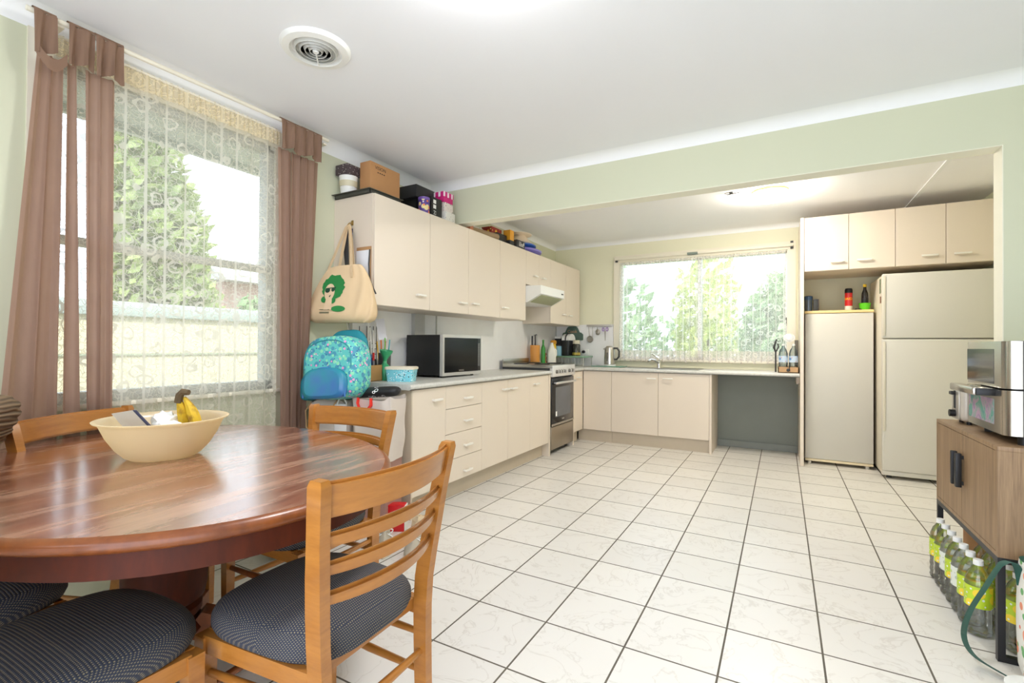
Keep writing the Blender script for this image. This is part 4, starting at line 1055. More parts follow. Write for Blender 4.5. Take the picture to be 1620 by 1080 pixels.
MB().box(0.219, 0.301, 2.434, 2.521, TU, TU + 0.06, 0.002).build('pack_base', plain('pack_base_black', (40, 42, 44), 0.5), e)
e = E('spray_can', 'small red spray can with white top on the far cupboard', 'spray can', (0.20, 2.62, TU))
MB().at((0.21, 2.60, TU)).lathe([(0, 0), (0.027, 0), (0.027, 0.125), (0.020, 0.14), (0, 0.14)], seg=20).build('can', plain('red_orange_can', (226, 66, 40), 0.35), e)
MB().at((0.21, 2.60, TU)).lathe([(0.0275, 0.09), (0.0275, 0.115), (0.0272, 0.09)], seg=20).build('can_band', plain('can_band_blue', (84, 90, 150), 0.4), e)
MB().at((0.21, 2.60, TU)).lathe([(0.018, 0.14), (0.018, 0.16), (0.012, 0.175), (0, 0.176)], seg=16).build('can_cap', M['white'], e)
e = E('black_carton', 'black carton with white print before the stacked plastic lids', 'carton', (0.28, 2.68, TU))
MB().box(0.235, 0.315, 2.555, 2.735, TU, TU + 0.088, 0.002).build('carton', plain('soft_black_carton', (48, 48, 48), 0.6), e)
b = MB()
for z, w in ((0.07, 0.05), (0.055, 0.11), (0.043, 0.10), (0.031, 0.11)): b.box(0.315, 0.3155, 2.60, 2.60 + w, TU + z - 0.0025, TU + z + 0.0025)
b.box(0.315, 0.3155, 2.70, 2.715, TU + 0.045, TU + 0.075); b.build('printed_lines', M['white'], e)
b = MB().at((0.185, 2.985, TU), rx=math.radians(0)); b.lathe([(0, 0.0), (0.12, 0.0), (0.165, 0.035), (0.168, 0.05), (0.15, 0.058), (0.0, 0.06)], seg=40, sy=1.55)
b.build('oval_basin', plain('lilac_plastic', (134, 124, 206), 0.35), None, 'lilac oval plastic basin at bottom of the stack of tubs', 'basin')
b = MB().at((0.17, 2.93, TU + 0.0605)); b.lathe([(0, 0.0), (0.11, 0.0), (0.15, 0.03), (0.15, 0.042), (0, 0.044)], seg=40, sy=1.35)
b.build('blue_lid', plain('blue_plastic', (40, 92, 172), 0.35), None, 'blue plastic lid on top of the lilac basin', 'lid')
b = MB().at((0.165, 2.90, TU + 0.105)); b.lathe([(0, 0), (0.13, 0.0), (0.145, 0.012), (0.10, 0.045), (0.07, 0.085), (0.06, 0.098), (0.10, 0.102), (0.125, 0.112), (0.125, 0.118), (0.09, 0.116), (0.0, 0.112)], seg=40, sy=1.25)
b.build('cream_bowl', plain('cream_plastic', (238, 222, 200), 0.4), None, 'cream plastic bowl topping the stack of tubs', 'bowl')
b = MB(); b.tube([(0.2, 3.30 + 0.05 * math.cos(t), TU + 0.045 + 0.045 * math.sin(t)) for t in [i * PI / 10 for i in range(-2, 12)]], 0.006, 8)
b.build('wire_loop', plain('dull_wire', (150, 146, 120), 0.4, 0.6), None, 'curved wire handle standing right of the lilac basin', 'handle')

# ------------------------------------------------------------------ hanging tote bag and what hangs with it
hk = (0.135, 0.513, 1.985)
e = E('hook', 'small brass hook on the side of the wall cabinet', 'hook', hk)
MB().lathe([(0.014, 0), (0.014, 0.004), (0, 0.006)], seg=14).at().build('hook_plate', M['steel'], e) if False else None
MB().tube([(0.135, 0.514, 2.0), (0.135, 0.49, 1.998), (0.135, 0.475, 1.985), (0.135, 0.472, 1.972), (0.135, 0.482, 1.965)], 0.004, 8).build('hook_arm', plain('brass', (190, 160, 100), 0.3, 0.9), e)
MB().box(0.125, 0.145, 0.509, 0.5145, 1.985, 2.02, 0.002).build('hook_plate', plain('brass_plate', (180, 152, 96), 0.35, 0.8), e)
canvas = plain('natural_canvas', (226, 198, 158), 0.9, var=0.06, vscale=8, bump=0.3, bscale=700)
e = E('tote_bag', 'natural canvas tote bag with green printed portrait hanging from the wall cabinet', 'bag', (0.2, 0.42, 1.30))
TBX, TBY = 0.205, 0.39
TROT = math.radians(16)
def tote(u, v, rot=True):
    # u round the bag, v from the mouth (0) to the base (1)
    a = 2 * PI * u
    hw = 0.125 + 0.118 * math.sin(min(1, v * 1.15) * PI / 2) ** 0.8
    hd = 0.022 + 0.06 * math.sin(min(1, v * 1.05) * PI / 2) ** 1.5
    if v > 0.8: k = math.sqrt(max(0.0, 1 - ((v - 0.8) / 0.2) ** 2)); hw *= 0.80 + 0.20 * k; hd *= 0.5 + 0.5 * k
    c, s_ = math.cos(a), math.sin(a); p = 0.72
    x = TBX + math.copysign(abs(c) ** p, c) * hw - 0.02 * v
    y = TBY + math.copysign(abs(s_) ** p, s_) * hd
    fold = 0.009 * math.sin(9 * a + 5 * v) * (0.3 + v) * (0.25 if s_ < 0 and c < 0.3 else 1.0)
    y += fold * (1 if s_ > 0 else -1)
    top = 1.675 + 0.025 * math.cos(a * 1.0 + 0.6) - 0.035 * (c + 1) * 0.2
    dx, dy = x - TBX, y - TBY
    if rot: x, y = TBX + dx * math.cos(TROT) - dy * math.sin(TROT), TBY + dx * math.sin(TROT) + dy * math.cos(TROT)
    return (x, y, top + (1.305 - top) * v)
b = MB(); b.grid(64, 28, tote, cu=True)
V = [tote(i / 64, 1.0) for i in range(64)]; b.add(V, [tuple(range(64))]); V = [tote(i / 64, 0.0) for i in range(64)]
b.build('bag_body', canvas, e, ang=70)
def tfront(fx, z):
    """a point on the front (-y) face of the tote at height z"""
    v = min(1, max(0, (1.675 - z) / 0.37))
    best = None
    for i in range(160):
        p = tote(0.5 + 0.5 * i / 160, v, False)
        d = abs(p[0] - fx)
        if p[1] < TBY and (best is None or d < best[0]): best = (d, p)
    return best[1][1]
def strap(pts, w, name):
    b = MB(); pts = [Vector(p) for p in pts]; V = []; F = []
    for p in pts: V += [p + Vector((-w / 2, -0.0015, 0)), p + Vector((w / 2, -0.0015, 0)), p + Vector((w / 2, 0.0015, 0)), p + Vector((-w / 2, 0.0015, 0))]
    for i in range(len(pts) - 1):
        for k in range(4): F.append((i * 4 + k, i * 4 + (k + 1) % 4, i * 4 + 4 + (k + 1) % 4, i * 4 + 4 + k))
    F += [(0, 1, 2, 3), (len(V) - 1, len(V) - 2, len(V) - 3, len(V) - 4)]
    b.add(V, F); return b.build(name, canvas, e, ang=60)
strap([(0.06, 0.368, 1.62), (0.075, 0.374, 1.68), (0.10, 0.42, 1.82), (0.128, 0.465, 1.965), (0.14, 0.474, 1.982), (0.165, 0.462, 1.95), (0.225, 0.42, 1.80), (0.275, 0.38, 1.66), (0.29, 0.37, 1.60)], 0.024, 'strap')
strap([(0.10, 0.42, 1.63), (0.115, 0.43, 1.72), (0.132, 0.468, 1.955), (0.145, 0.476, 1.978), (0.16, 0.472, 1.95), (0.205, 0.45, 1.80), (0.25, 0.425, 1.64)], 0.024, 'strap')
gp = plain('green_print_ink', (40, 136, 66), 0.8, var=0.12, vscale=30); sk = plain('canvas_print_gap', (228, 200, 164), 0.9); dk = plain('dark_green_ink', (30, 70, 50), 0.7)
def patch(b, pts, off):
    V = []
    pts = [(0.155 + (x - 0.098) * 1.12, 1.535 + (z - 1.535) * 1.1) for x, z in pts]
    for (x, z) in pts: V.append((x, tfront(x, z) - off, z))
    c = (sum(p[0] for p in pts) / len(pts), sum(p[1] for p in pts) / len(pts)); V.append((c[0], tfront(*c) - off, c[1]))
    V = [(TBX + (x - TBX) * math.cos(TROT) - (y - TBY) * math.sin(TROT), TBY + (x - TBX) * math.sin(TROT) + (y - TBY) * math.cos(TROT), z) for x, y, z in V]
    m_ = len(pts); b.add(V, [(i, (i + 1) % m_, m_) for i in range(m_)])
b = MB(); rn = random.Random(2); cx_, cz_ = 0.098, 1.535
for k in range(3):
    pts = [(cx_ + (0.072 - 0.024 * k) * (1 + (0.09 * rn.uniform(-1, 1) if k == 0 else 0)) * math.cos(t), cz_ + (0.078 - 0.026 * k) * (1 + (0.09 * rn.uniform(-1, 1) if k == 0 else 0)) * math.sin(t)) for t in [2 * PI * i / 40 for i in range(40)]]
    if k == 0: patch(b, pts, 0.004)
for (x, z) in ((0.045, 1.462), (0.105, 1.456)): patch(b, [(x + 0.02 * math.cos(t), z + 0.02 * math.sin(t)) for t in [2 * PI * i / 16 for i in range(16)]], 0.004)
patch(b, [(0.145 + 0.045 * math.cos(t), 1.405 + 0.018 * math.sin(t)) for t in [2 * PI * i / 20 for i in range(20)]], 0.004)
b.m(1); patch(b, [(0.078 + 0.034 * math.cos(t), 1.505 + 0.052 * math.sin(t)) for t in [2 * PI * i / 24 for i in range(24)]], 0.006)
patch(b, [(0.06, 1.47), (0.10, 1.47), (0.105, 1.40), (0.05, 1.40)], 0.006)
b.m(2); patch(b, [(0.064 + 0.017 * math.cos(t), 1.517 + 0.015 * math.sin(t)) for t in [2 * PI * i / 14 for i in range(14)]], 0.008)
patch(b, [(0.100 + 0.012 * math.cos(t), 1.52 + 0.012 * math.sin(t)) for t in [2 * PI * i / 14 for i in range(14)]], 0.008)
patch(b, [(0.05, 1.53), (0.118, 1.536), (0.118, 1.53), (0.05, 1.524)], 0.008); patch(b, [(0.078, 1.482), (0.092, 1.49), (0.086, 1.474)], 0.008)
for z in (1.402, 1.388, 1.382): patch(b, [(0.022, z), (0.09, z), (0.09, z - 0.003), (0.022, z - 0.003)], 0.005)
b.build('printed_portrait', [gp, sk, dk], e, ang=80)
b = MB(); rn = random.Random(5)
for i in range(5):
    dx = 0.006 * (i - 2)
    b.tube([(0.134 + dx, 0.472, 1.972), (0.118 + dx * 1.2, 0.476, 1.90), (0.112 + dx * 1.5, 0.48, 1.80), (0.122 + dx, 0.482, 1.68)], 0.0035, 6)
b.build('cord_bundle', M['darkgrey'], None, 'bundle of dark cords hanging behind the tote bag straps', 'cords')
b = MB(); b.box(0.148, 0.168, 0.485, 0.488, 1.73, 1.955, 0.001)
b.build('lanyard', floral('lanyard_blue_red', (96, 120, 160), [((200, 40, 44), 0.5, 0.35), ((60, 50, 90), 0.4, 0.4)], 40), None, 'blue and red lanyard hanging from the hook', 'lanyard')
e = E('paper_bag', 'flat brown and white paper bag hanging behind tote straps', 'paper bag', (0.25, 0.49, 1.6))
MB().box(0.19, 0.31, 0.498, 0.506, 1.60, 1.80, 0.002).build('bag_sheet', plain('white_paper', (232, 234, 240), 0.8, var=0.02), e)
MB().box(0.185, 0.32, 0.506, 0.511, 1.56, 1.825, 0.002).build('bag_back', plain('kraft_paper', (182, 140, 96), 0.8), e)
MB().tube([(0.318, 0.497, 1.80), (0.315, 0.493, 1.70), (0.325, 0.492, 1.60), (0.35, 0.5, 1.54), (0.375, 0.5, 1.50)], 0.005, 6).build('bag_cord', M['darkgrey'], e)

# ------------------------------------------------------------------ bags in front of the bench end
RZB = math.radians(14)
BX = Matrix.Translation((0.08, 0.215, 0)) @ Matrix.Rotation(RZB, 4, 'Z')
b = MB(); b.X = BX; b.box(0.02, 0.545, 0.03, 0.235, 0, 0.44, 0.01); b.build('storage_carton', plain('rose_brown_carton', (182, 138, 128), 0.35, var=0.1, vscale=5), None, 'rose brown carton on the floor under the shopping bags', 'carton')
def sack(mb, x0, x1, y0, y1, z0, z1, bulge=0.02, flare=0.015, seed=1):
    """an open topped fabric bag with soft sides"""
    def fn(u, v):
        a = 2 * PI * u; c, s_ = math.cos(a), math.sin(a); p = 0.32
        hx = (x1 - x0) / 2 + flare * v - 0.01; hy = (y1 - y0) / 2 + flare * v - 0.01
        k = 1 + bulge * math.sin(v * PI) * 3
        x = (x0 + x1) / 2 + math.copysign(abs(c) ** p, c) * hx * (1 + bulge * math.sin(v * PI)); y = (y0 + y1) / 2 + math.copysign(abs(s_) ** p, s_) * hy * k
        y += 0.006 * math.sin(7 * u * 2 * PI + 4 * v + seed); x += 0.004 * math.sin(11 * v + 3 * u + seed)
        z = z0 + (z1 - z0) * v + 0.012 * v * math.sin(4 * a + seed)
        return (x, y, z)
    mb.grid(56, 16, fn, cu=True)
    mb.add([fn(i / 56, 0) for i in range(56)], [tuple(range(56))])
    mb.add([fn(i / 56, 0.93) for i in range(56)], [tuple(range(56))])
    return mb
fab = plain('grey_beige_shopping_fabric', (214, 203, 194), 0.75, var=0.05, vscale=9)
e = E('shopping_bag', 'grey fabric shopping bag with tan straps below the teal backpack', 'bag', (0.2, 0.33, 0.441), group='reusable shopping bags')
b = MB(); b.X = BX; sack(b, 0.005, 0.272, 0.0, 0.22, 0.441, 0.80, seed=1).build('bag_body', fab, e, ang=70)
b = MB(); b.X = BX
b.tube([(0.03, -0.012, 0.79), (-0.005, -0.02, 0.74), (0.0, -0.018, 0.64), (0.03, -0.016, 0.58), (0.07, -0.014, 0.58)], 0.008, 6, flat=0.4)
b.build('strap', plain('tan_webbing', (206, 168, 124), 0.8), e)
b = MB(); b.X = BX; b.tube([(0.17, -0.012, 0.74), (0.205, -0.012, 0.79), (0.215, 0.0, 0.81)], 0.012, 6, flat=0.4); b.build('strap', plain('tan_webbing', (206, 168, 124), 0.8), e)
b = MB(); b.X = BX; b.tube([(0.22, -0.016, 0.785), (0.24, -0.02, 0.82), (0.275, -0.02, 0.825), (0.29, -0.018, 0.80), (0.29, -0.016, 0.76)], 0.005, 6); b.build('cord', M['white'], e)
b = MB(); b.X = BX; b.box(0.20, 0.287, -0.014, -0.006, 0.60, 0.79, 0.004); b.build('white_flap', plain('white_cloth_flap', (240, 239, 238), 0.8), e)
e = E('shopping_bag', 'grey fabric shopping bag with red handle against the bench end', 'bag', (0.48, 0.42, 0.441), group='reusable shopping bags')
b = MB(); b.X = BX; sack(b, 0.315, 0.585, -0.005, 0.22, 0.441, 0.83, seed=4).build('bag_body', fab, e, ang=70)
b = MB(); b.X = BX
b.tube([(0.372, -0.012, 0.832), (0.372, -0.022, 0.80), (0.385, -0.026, 0.775), (0.42, -0.03, 0.764), (0.45, -0.03, 0.768), (0.468, -0.026, 0.79), (0.462, -0.016, 0.832)], 0.016, 8, flat=0.3)
b.build('handle', plain('red_webbing', (232, 50, 38), 0.7), e)
# rolled black bag on top
def rollb(u, v):
    a = 2 * PI * u; t = v * 2 - 1
    k = max(0.0, 1 - abs(t) ** 8) ** 0.5
    return (0.445 + t * 0.165, 0.075 + 0.052 * k * math.cos(a), 0.862 + 0.033 * k * math.sin(a) + 0.012 * t)
n = N('black_bag_white_splash'); v = n.coord('Object', (1, 1, 1)); x_, y_, z_ = n.sep(v)
msk = n.math('MULTIPLY', n.math('LESS_THAN', n.math('ABSOLUTE', n.math('SUBTRACT', n.voro(v, 30), 0.33)), 0.06), n.math('LESS_THAN', n.math('ABSOLUTE', n.math('SUBTRACT', x_, 0.03)), 0.055))
n.col(n.mix(msk, lin((26, 26, 28)), lin((240, 240, 240)))); n.rough(0.55)
b = MB(); b.X = BX; b.grid(24, 30, rollb, cu=True); b.build('rolled_bag', n.done(), None, 'rolled black fabric bag with white splash print on the right shopping bag', 'bag', ang=60)
# backpack
PKX = Matrix.Translation((0.285, 0.262, 0.815)) @ Matrix.Rotation(math.radians(12), 4, 'Z') @ Matrix.Rotation(math.radians(-7), 4, 'X') @ Matrix.Rotation(math.radians(-4), 4, 'Y')
bp = floral('turquoise_floral_print', (96, 196, 190), [((70, 150, 176), 0.42, 0.55), ((140, 220, 180), 0.34, 0.6), ((44, 96, 150), 0.2, 0.9), ((236, 150, 196), 0.22, 0.62), ((236, 226, 240), 0.14, 1.0)], 46, 0.55)
e = E('backpack', 'turquoise floral school backpack standing on the shopping bags', 'backpack', (0.245, 0.275, 0.815))
def pack(hw, hd, h, y0, top=0.55):
    def fn(u, v):
        # u round the outline in the xz plane, v through the depth
        a = 2 * PI * u; c, s_ = math.cos(a), math.sin(a)
        p = 0.45 if s_ < 0 else top
        x = math.copysign(abs(c) ** p, c) * hw * (1 - 0.10 * max(0, s_)); z = h / 2 + math.copysign(abs(s_) ** p, s_) * h / 2
        t = v * 2 - 1; k = (1 - abs(t) ** 3.0) ** 0.5 if abs(t) < 1 else 0.0
        k = 0.80 + 0.20 * k
        return (x * k, y0 + t * hd, h / 2 + (z - h / 2) * k)
    return fn
f1 = pack(0.205, 0.10, 0.40, 0.0)
b = MB(); b.X = PKX; b.grid(56, 12, f1, cu=True); b.add([f1(i / 56, 0) for i in range(56)], [tuple(range(56))]); b.add([f1(i / 56, 1) for i in range(56)], [tuple(range(56))])
body = b.build('pack_body', bp, e, ang=60)
f2 = pack(0.155, 0.03, 0.19, -0.118, 0.6)
b = MB(); b.X = PKX; b.grid(48, 8, f2, cu=True); b.add([f2(i / 48, 0) for i in range(48)], [tuple(range(48))])
n = N('blue_teal_pocket'); n.col(n.ramp(n.noise(n.coord('Object'), 6, 2), [(0.35, lin((40, 146, 158))), (0.7, lin((64, 116, 184)))])); n.rough(0.25)
b.build('front_pocket', n.done(), e, ang=60)
b = MB(); b.X = PKX; b.tube([(0.15 * math.cos(t), -0.125, 0.01 + 0.18 * abs(math.sin(t)) ** 0.6) for t in [PI * i / 24 for i in range(25)]], 0.006, 6); b.build('zip', plain('blue_zip', (60, 120, 190), 0.5), e)
b = MB(); b.X = PKX; b.tube([(0.17 * math.cos(t), -0.10, 0.19 + 0.175 * abs(math.sin(t)) ** 0.5) for t in [PI * i / 24 for i in range(25)]], 0.0045, 6); b.build('zip', plain('teal_zip', (50, 150, 160), 0.5), e)
f3 = pack(0.155, 0.03, 0.46, 0.105)
b = MB(); b.X = PKX; b.grid(48, 8, f3, cu=True); b.add([f3(i / 48, 0) for i in range(48)], [tuple(range(48))]); b.add([f3(i / 48, 1) for i in range(48)], [tuple(range(48))])
b.build('back_pad', plain('teal_mesh', (36, 140, 156), 0.7), e, ang=60)
b = MB(); b.X = PKX; f4 = pack(0.06, 0.05, 0.17, 0.0)
b.at(); b.X = PKX @ Matrix.Translation((-0.215, 0.01, 0.0)) @ Matrix.Rotation(PI / 2, 4, 'Z'); b.grid(32, 6, pack(0.07, 0.022, 0.16, 0), cu=True); b.build('side_pocket', plain('teal_mesh', (36, 140, 156), 0.7), e, ang=60)

# ------------------------------------------------------------------ near end of the bench
Z9 = 0.9
b = MB(); b.X = Matrix.Translation((0.0, 0.66, 0)); b.box(-0.03, 0.0, -0.10, 0.075, Z9, 1.19, 0.002)
b.build('red_folder', plain('dark_red_folder', (168, 32, 40), 0.5), None, 'dark red folder standing behind the pen box on the benchtop', 'folder')
e = E('pen_box', 'brown cardboard box crammed with pens and markers beside backpack', 'pen box', (0.145, 0.70, Z9))
b = MB(); x0, x1, y0, y1 = 0.10, 0.19, 0.63, 0.755
for q in ((x0, x0 + 0.004, y0, y1), (x1 - 0.004, x1, y0, y1), (x0, x1, y0, y0 + 0.004), (x0, x1, y1 - 0.004, y1)): b.box(*q, Z9, Z9 + 0.115)
b.box(x0, x1, y0, y1, Z9, Z9 + 0.004); b.build('carton', plain('kraft_card', (188, 146, 90), 0.8, var=0.1, vscale=15), e)
rn = random.Random(11)
pc = [((40, 60, 140), 'blue'), ((200, 40, 40), 'red'), ((30, 30, 34), 'black'), ((230, 230, 226), 'white'), ((60, 110, 190), 'sky blue'), ((120, 120, 126), 'grey')]
pens = []
def pen(x, y, z, tx, ty, L, r, c, label, nm='marker_pen', grp='pens on the benchtop', capc=None):
    e2 = E(nm, label, 'pen', (x, y, z), group=grp)
    p = Vector((x, y, z)); q = p + Vector((tx, ty, 1)).normalized() * L
    MB().rod(p, p + (q - p) * 0.72, r, 8).build('barrel', plain('pen_' + str(c), c, 0.4), e2)
    MB().rod(p + (q - p) * 0.72, q, r * 1.08, 8).build('cap', plain('pen_' + str(capc or c), capc or c, 0.4), e2)
for i in range(9):
    c, nm = pc[i % 6]
    pen(0.118 + 0.026 * (i % 3), 0.655 + 0.034 * (i // 3), Z9 + 0.006, rn.uniform(-0.1, 0.1), rn.uniform(-0.08, 0.08), rn.uniform(0.15, 0.20), 0.007, c, nm + ' pen in the cardboard pen box', capc=pc[(i + 2) % 6][0] if i % 2 else None)
e = E('wire_rack', 'black wire desk rack hung on backsplash under the tote bag', 'wire rack', (0.02, 0.80, 1.0))
b = MB()
for z in (1.05, 1.09, 1.13, 1.17):
    b.tube([(-0.035, 0.745, z), (0.04, 0.745, z), (0.04, 0.845, z), (-0.035, 0.845, z)], 0.0022, 5, closed=True)
for (x, y) in ((-0.035, 0.745), (0.04, 0.745), (0.04, 0.78), (0.04, 0.812), (0.04, 0.845), (-0.035, 0.845)): b.rod((x, y, Z9), (x, y, 1.30), 0.0026, 6)
b.build('rack_frame', M['blackmetal'], e)
b = MB(); b.tube([(0.042, 0.77, 1.29), (0.05, 0.775, 1.20), (0.046, 0.782, 1.10), (0.05, 0.80, 1.06), (0.048, 0.81, 1.16), (0.046, 0.80, 1.27)], 0.008, 6)
b.build('cable_bundle', plain('white_cable', (228, 226, 220), 0.5), None, 'bundled white charger cable hanging on the wire rack', 'cable')
b = MB(); b.tube([(0.03, 0.56, 1.34), (0.06, 0.56, 1.24), (0.10, 0.60, 1.185), (0.10, 0.68, 1.17), (0.075, 0.745, 1.19), (0.05, 0.765, 1.24)], 0.003, 6)
b.tube([(0.205, 0.60, 1.33), (0.207, 0.603, 1.15), (0.205, 0.60, 1.0), (0.21, 0.605, 0.902)], 0.004, 6)
b.build('charging_cable', plain('white_cable', (228, 226, 220), 0.5), None, 'loose white cable looping down from behind the tote bag', 'cable')
b = MB(); b.at((0.06, 0.875, 1.28), rx=0.1, ry=-0.12); b.box(0.0, 0.001, -0.045, 0.045, -0.08, 0.08); b.build('note_paper', plain('lilac_white_paper', (228, 228, 240), 0.8, var=0.03), None, 'sheet of white paper sticking up above the pencils', 'paper')
e = E('pencil_cup', 'grey pencil cup behind the green spray bottle', 'cup', (0.07, 0.90, Z9))
MB().at((0.07, 0.90, Z9)).lathe([(0, 0), (0.045, 0), (0.048, 0.20), (0.045, 0.20), (0.042, 0.006), (0, 0.006)], seg=24).build('cup', plain('grey_mesh_cup', (110, 112, 114), 0.5, 0.4), e)
for i, (c, nm) in enumerate((((240, 190, 40), 'yellow'), ((230, 110, 30), 'orange'), ((120, 200, 80), 'lime'), ((230, 90, 130), 'pink'), ((90, 190, 200), 'turquoise'))):
    pen(0.052 + 0.012 * (i % 3), 0.875 + 0.012 * i, Z9 + 0.02, 0.02 * (i - 2), 0.05 * (i - 2), 0.27 + 0.012 * (i % 3), 0.0042, c, nm + ' pencil standing in the grey cup', 'pencil', 'pencils in the grey cup')
e = E('spray_bottle', 'translucent green bottle with funnel top behind the lidded tub', 'bottle', (0.165, 0.805, Z9))
n = N('translucent_green_plastic'); n.col(lin((70, 190, 130))); n.rough(0.3); n.p.inputs['Transmission Weight'].default_value = 0.25; gpl = n.done()
MB().at((0.165, 0.805, Z9)).lathe([(0, 0), (0.044, 0), (0.046, 0.01), (0.046, 0.085), (0.036, 0.105), (0.016, 0.125), (0.014, 0.14), (0, 0.14)], seg=28).build('bottle_body', gpl, e)
b = MB().at((0.165, 0.805, Z9 + 0.137), ry=math.radians(10)); b.lathe([(0.013, 0.0), (0.016, 0.02), (0.045, 0.07), (0.048, 0.085), (0.046, 0.085), (0.042, 0.07), (0.012, 0.022), (0.0, 0.02)], seg=24); b.build('funnel', gpl, e)
e = E('lidded_tub', 'turquoise penguin-dotted tub with cream lid at the bench end', 'tub', (0.31, 0.80, Z9))
n = floral('turquoise_dotted_tub', (128, 208, 222), [((240, 248, 250), 0.30, 1.3), ((28, 34, 48), 0.20, 0.75)], 62, 0.4)
TB = Matrix.Translation((0.335, 0.80, Z9)) @ Matrix.Rotation(math.radians(25), 4, 'Z')
def rrect(hx, hy, r, z, k=8):
    P_ = []
    for q, (sx, sy) in enumerate(((1, 1), (-1, 1), (-1, -1), (1, -1))):
        for i in range(k):
            a = PI / 2 * (q + i / (k - 1)); P_.append((sx * (hx - r) + r * math.cos(a), sy * (hy - r) + r * math.sin(a), z))
    return P_
def loft(b, rings):
    m_ = len(rings[0]); V = [p for r_ in rings for p in r_]; F = []
    for j in range(len(rings) - 1):
        for i in range(m_):
            l = (i + 1) % m_; F.append((j * m_ + i, j * m_ + l, (j + 1) * m_ + l, (j + 1) * m_ + i))
    F.append(tuple(range(m_ - 1, -1, -1))); F.append(tuple((len(rings) - 1) * m_ + i for i in range(m_))); return b.add(V, F)
b = MB(); b.X = TB; loft(b, [rrect(0.092, 0.062, 0.02, 0), rrect(0.102, 0.071, 0.022, 0.088)]).build('tub_body', n, e)
b = MB(); b.X = TB; loft(b, [rrect(0.107, 0.076, 0.024, 0.086), rrect(0.108, 0.077, 0.024, 0.10), rrect(0.10, 0.07, 0.022, 0.106)]).build('lid', plain('cream_lid', (238, 228, 206), 0.5), e)

# ------------------------------------------------------------------ far corner of the bench
e = E('utensil_holder', 'orange oval utensil holder with knives standing beside the stove', 'utensil holder', (0.06, 3.52, Z9))
MB().at((0.055, 3.515, Z9)).lathe([(0, 0), (0.058, 0), (0.06, 0.27), (0.056, 0.27), (0.054, 0.01), (0, 0.01)], seg=28).build('holder', plain('orange_holder', (232, 160, 74), 0.45), e)
for i, (dx, dy, h) in enumerate(((-0.03, -0.02, 0.385), (-0.008, 0.0, 0.40), (0.012, 0.008, 0.405), (0.03, -0.012, 0.395))):
    k = E('kitchen_knife', 'steel and black knife handle standing in the orange holder', 'knife', (0.055 + dx, 3.515 + dy, Z9 + 0.02), group='knives in the orange holder')
    MB().box(0.055 + dx - 0.008, 0.055 + dx + 0.008, 3.515 + dy - 0.011, 3.515 + dy + 0.011, Z9 + 0.20, Z9 + h, 0.004).build('knife_handle', M['steel'] if i % 2 else plain('knife_grip_black', (50, 52, 54), 0.4), k)
    MB().box(0.055 + dx - 0.001, 0.055 + dx + 0.001, 3.515 + dy - 0.012, 3.515 + dy + 0.012, Z9 + 0.02, Z9 + 0.20).build('blade', M['steel'], k)
def bottle(name, label, x, y, prof, mat, cap, capm, cat='bottle', seg=20):
    e = E(name, label, cat, (x, y, Z9)); MB().at((x, y, Z9)).lathe(prof, seg=seg).build('bottle_body', mat, e); MB().at((x, y, Z9)).lathe(cap, seg=16).build('cap', capm, e); return e
gg = plain('green_glass', (52, 150, 56), 0.2)
bottle('oil_bottle', 'tall green glass oil bottle right of the orange holder', 0.145, 3.56, [(0, 0), (0.026, 0), (0.027, 0.21), (0.024, 0.24), (0.011, 0.275), (0.011, 0.32), (0, 0.32)], gg, [(0.013, 0.318), (0.013, 0.338), (0, 0.338)], plain('green_cap', (80, 150, 60), 0.4))
bottle('sauce_bottle', 'green bottle with red cap between oil bottle and milk jug', 0.15, 3.79, [(0, 0), (0.036, 0), (0.038, 0.20), (0.02, 0.225), (0.016, 0.235), (0, 0.235)], plain('dark_green_plastic', (62, 128, 56), 0.4), [(0.02, 0.232), (0.02, 0.258), (0, 0.26)], M['red'])
bottle('yellow_bottle', 'yellow bottle behind the milk jug', 0.12, 3.92, [(0, 0), (0.036, 0), (0.038, 0.26), (0.03, 0.29), (0, 0.29)], plain('yellow_plastic', (236, 196, 40), 0.4), [(0.04, 0.288), (0.042, 0.32), (0.03, 0.335), (0, 0.336)], plain('amber_cap', (214, 150, 30), 0.4))
e = E('pepper_mill', 'turned wooden pepper mill in front of the green bottles', 'mill', (0.125, 3.625, Z9))
MB().at((0.135, 3.63, Z9)).lathe([(0, 0), (0.028, 0), (0.028, 0.06), (0.018, 0.085), (0.024, 0.10), (0.024, 0.125), (0.014, 0.14), (0, 0.142)], seg=20).build('mill_body', wood('mill_wood', (190, 120, 64), (140, 78, 36), (10, 10, 4), 0.4), e)
MB().at((0.135, 3.63, Z9)).lathe([(0.022, 0.142), (0.025, 0.155), (0.018, 0.172), (0, 0.175)], seg=20).build('mill_top', wood('mill_wood_dark', (170, 100, 52), (120, 64, 30), (10, 10, 4), 0.4), e)
e = E('milk_jug', 'translucent white milk jug beside the stove', 'jug', (0.2, 3.68, Z9))
mk = N('milky_plastic'); mk.col(lin((236, 234, 222))); mk.rough(0.4); mk.p.inputs['Subsurface Weight'].default_value = 0.0; mk = mk.done()
b = MB(); b.X = Matrix.Translation((0.21, 3.67, Z9)) @ Matrix.Rotation(0.5, 4, 'Z')
loft(b, [rrect(0.048, 0.045, 0.016, 0), rrect(0.052, 0.049, 0.02, 0.02), rrect(0.052, 0.049, 0.02, 0.17), rrect(0.046, 0.043, 0.03, 0.21), rrect(0.03, 0.028, 0.022, 0.25), rrect(0.019, 0.019, 0.0185, 0.285)]); b.build('jug_body', mk, e, ang=50)
MB().at((0.21, 3.67, Z9)).lathe([(0.02, 0.283), (0.02, 0.302), (0.0, 0.303)], seg=18).build('cap', plain('milk_cap_white', (240, 240, 236), 0.4), e)
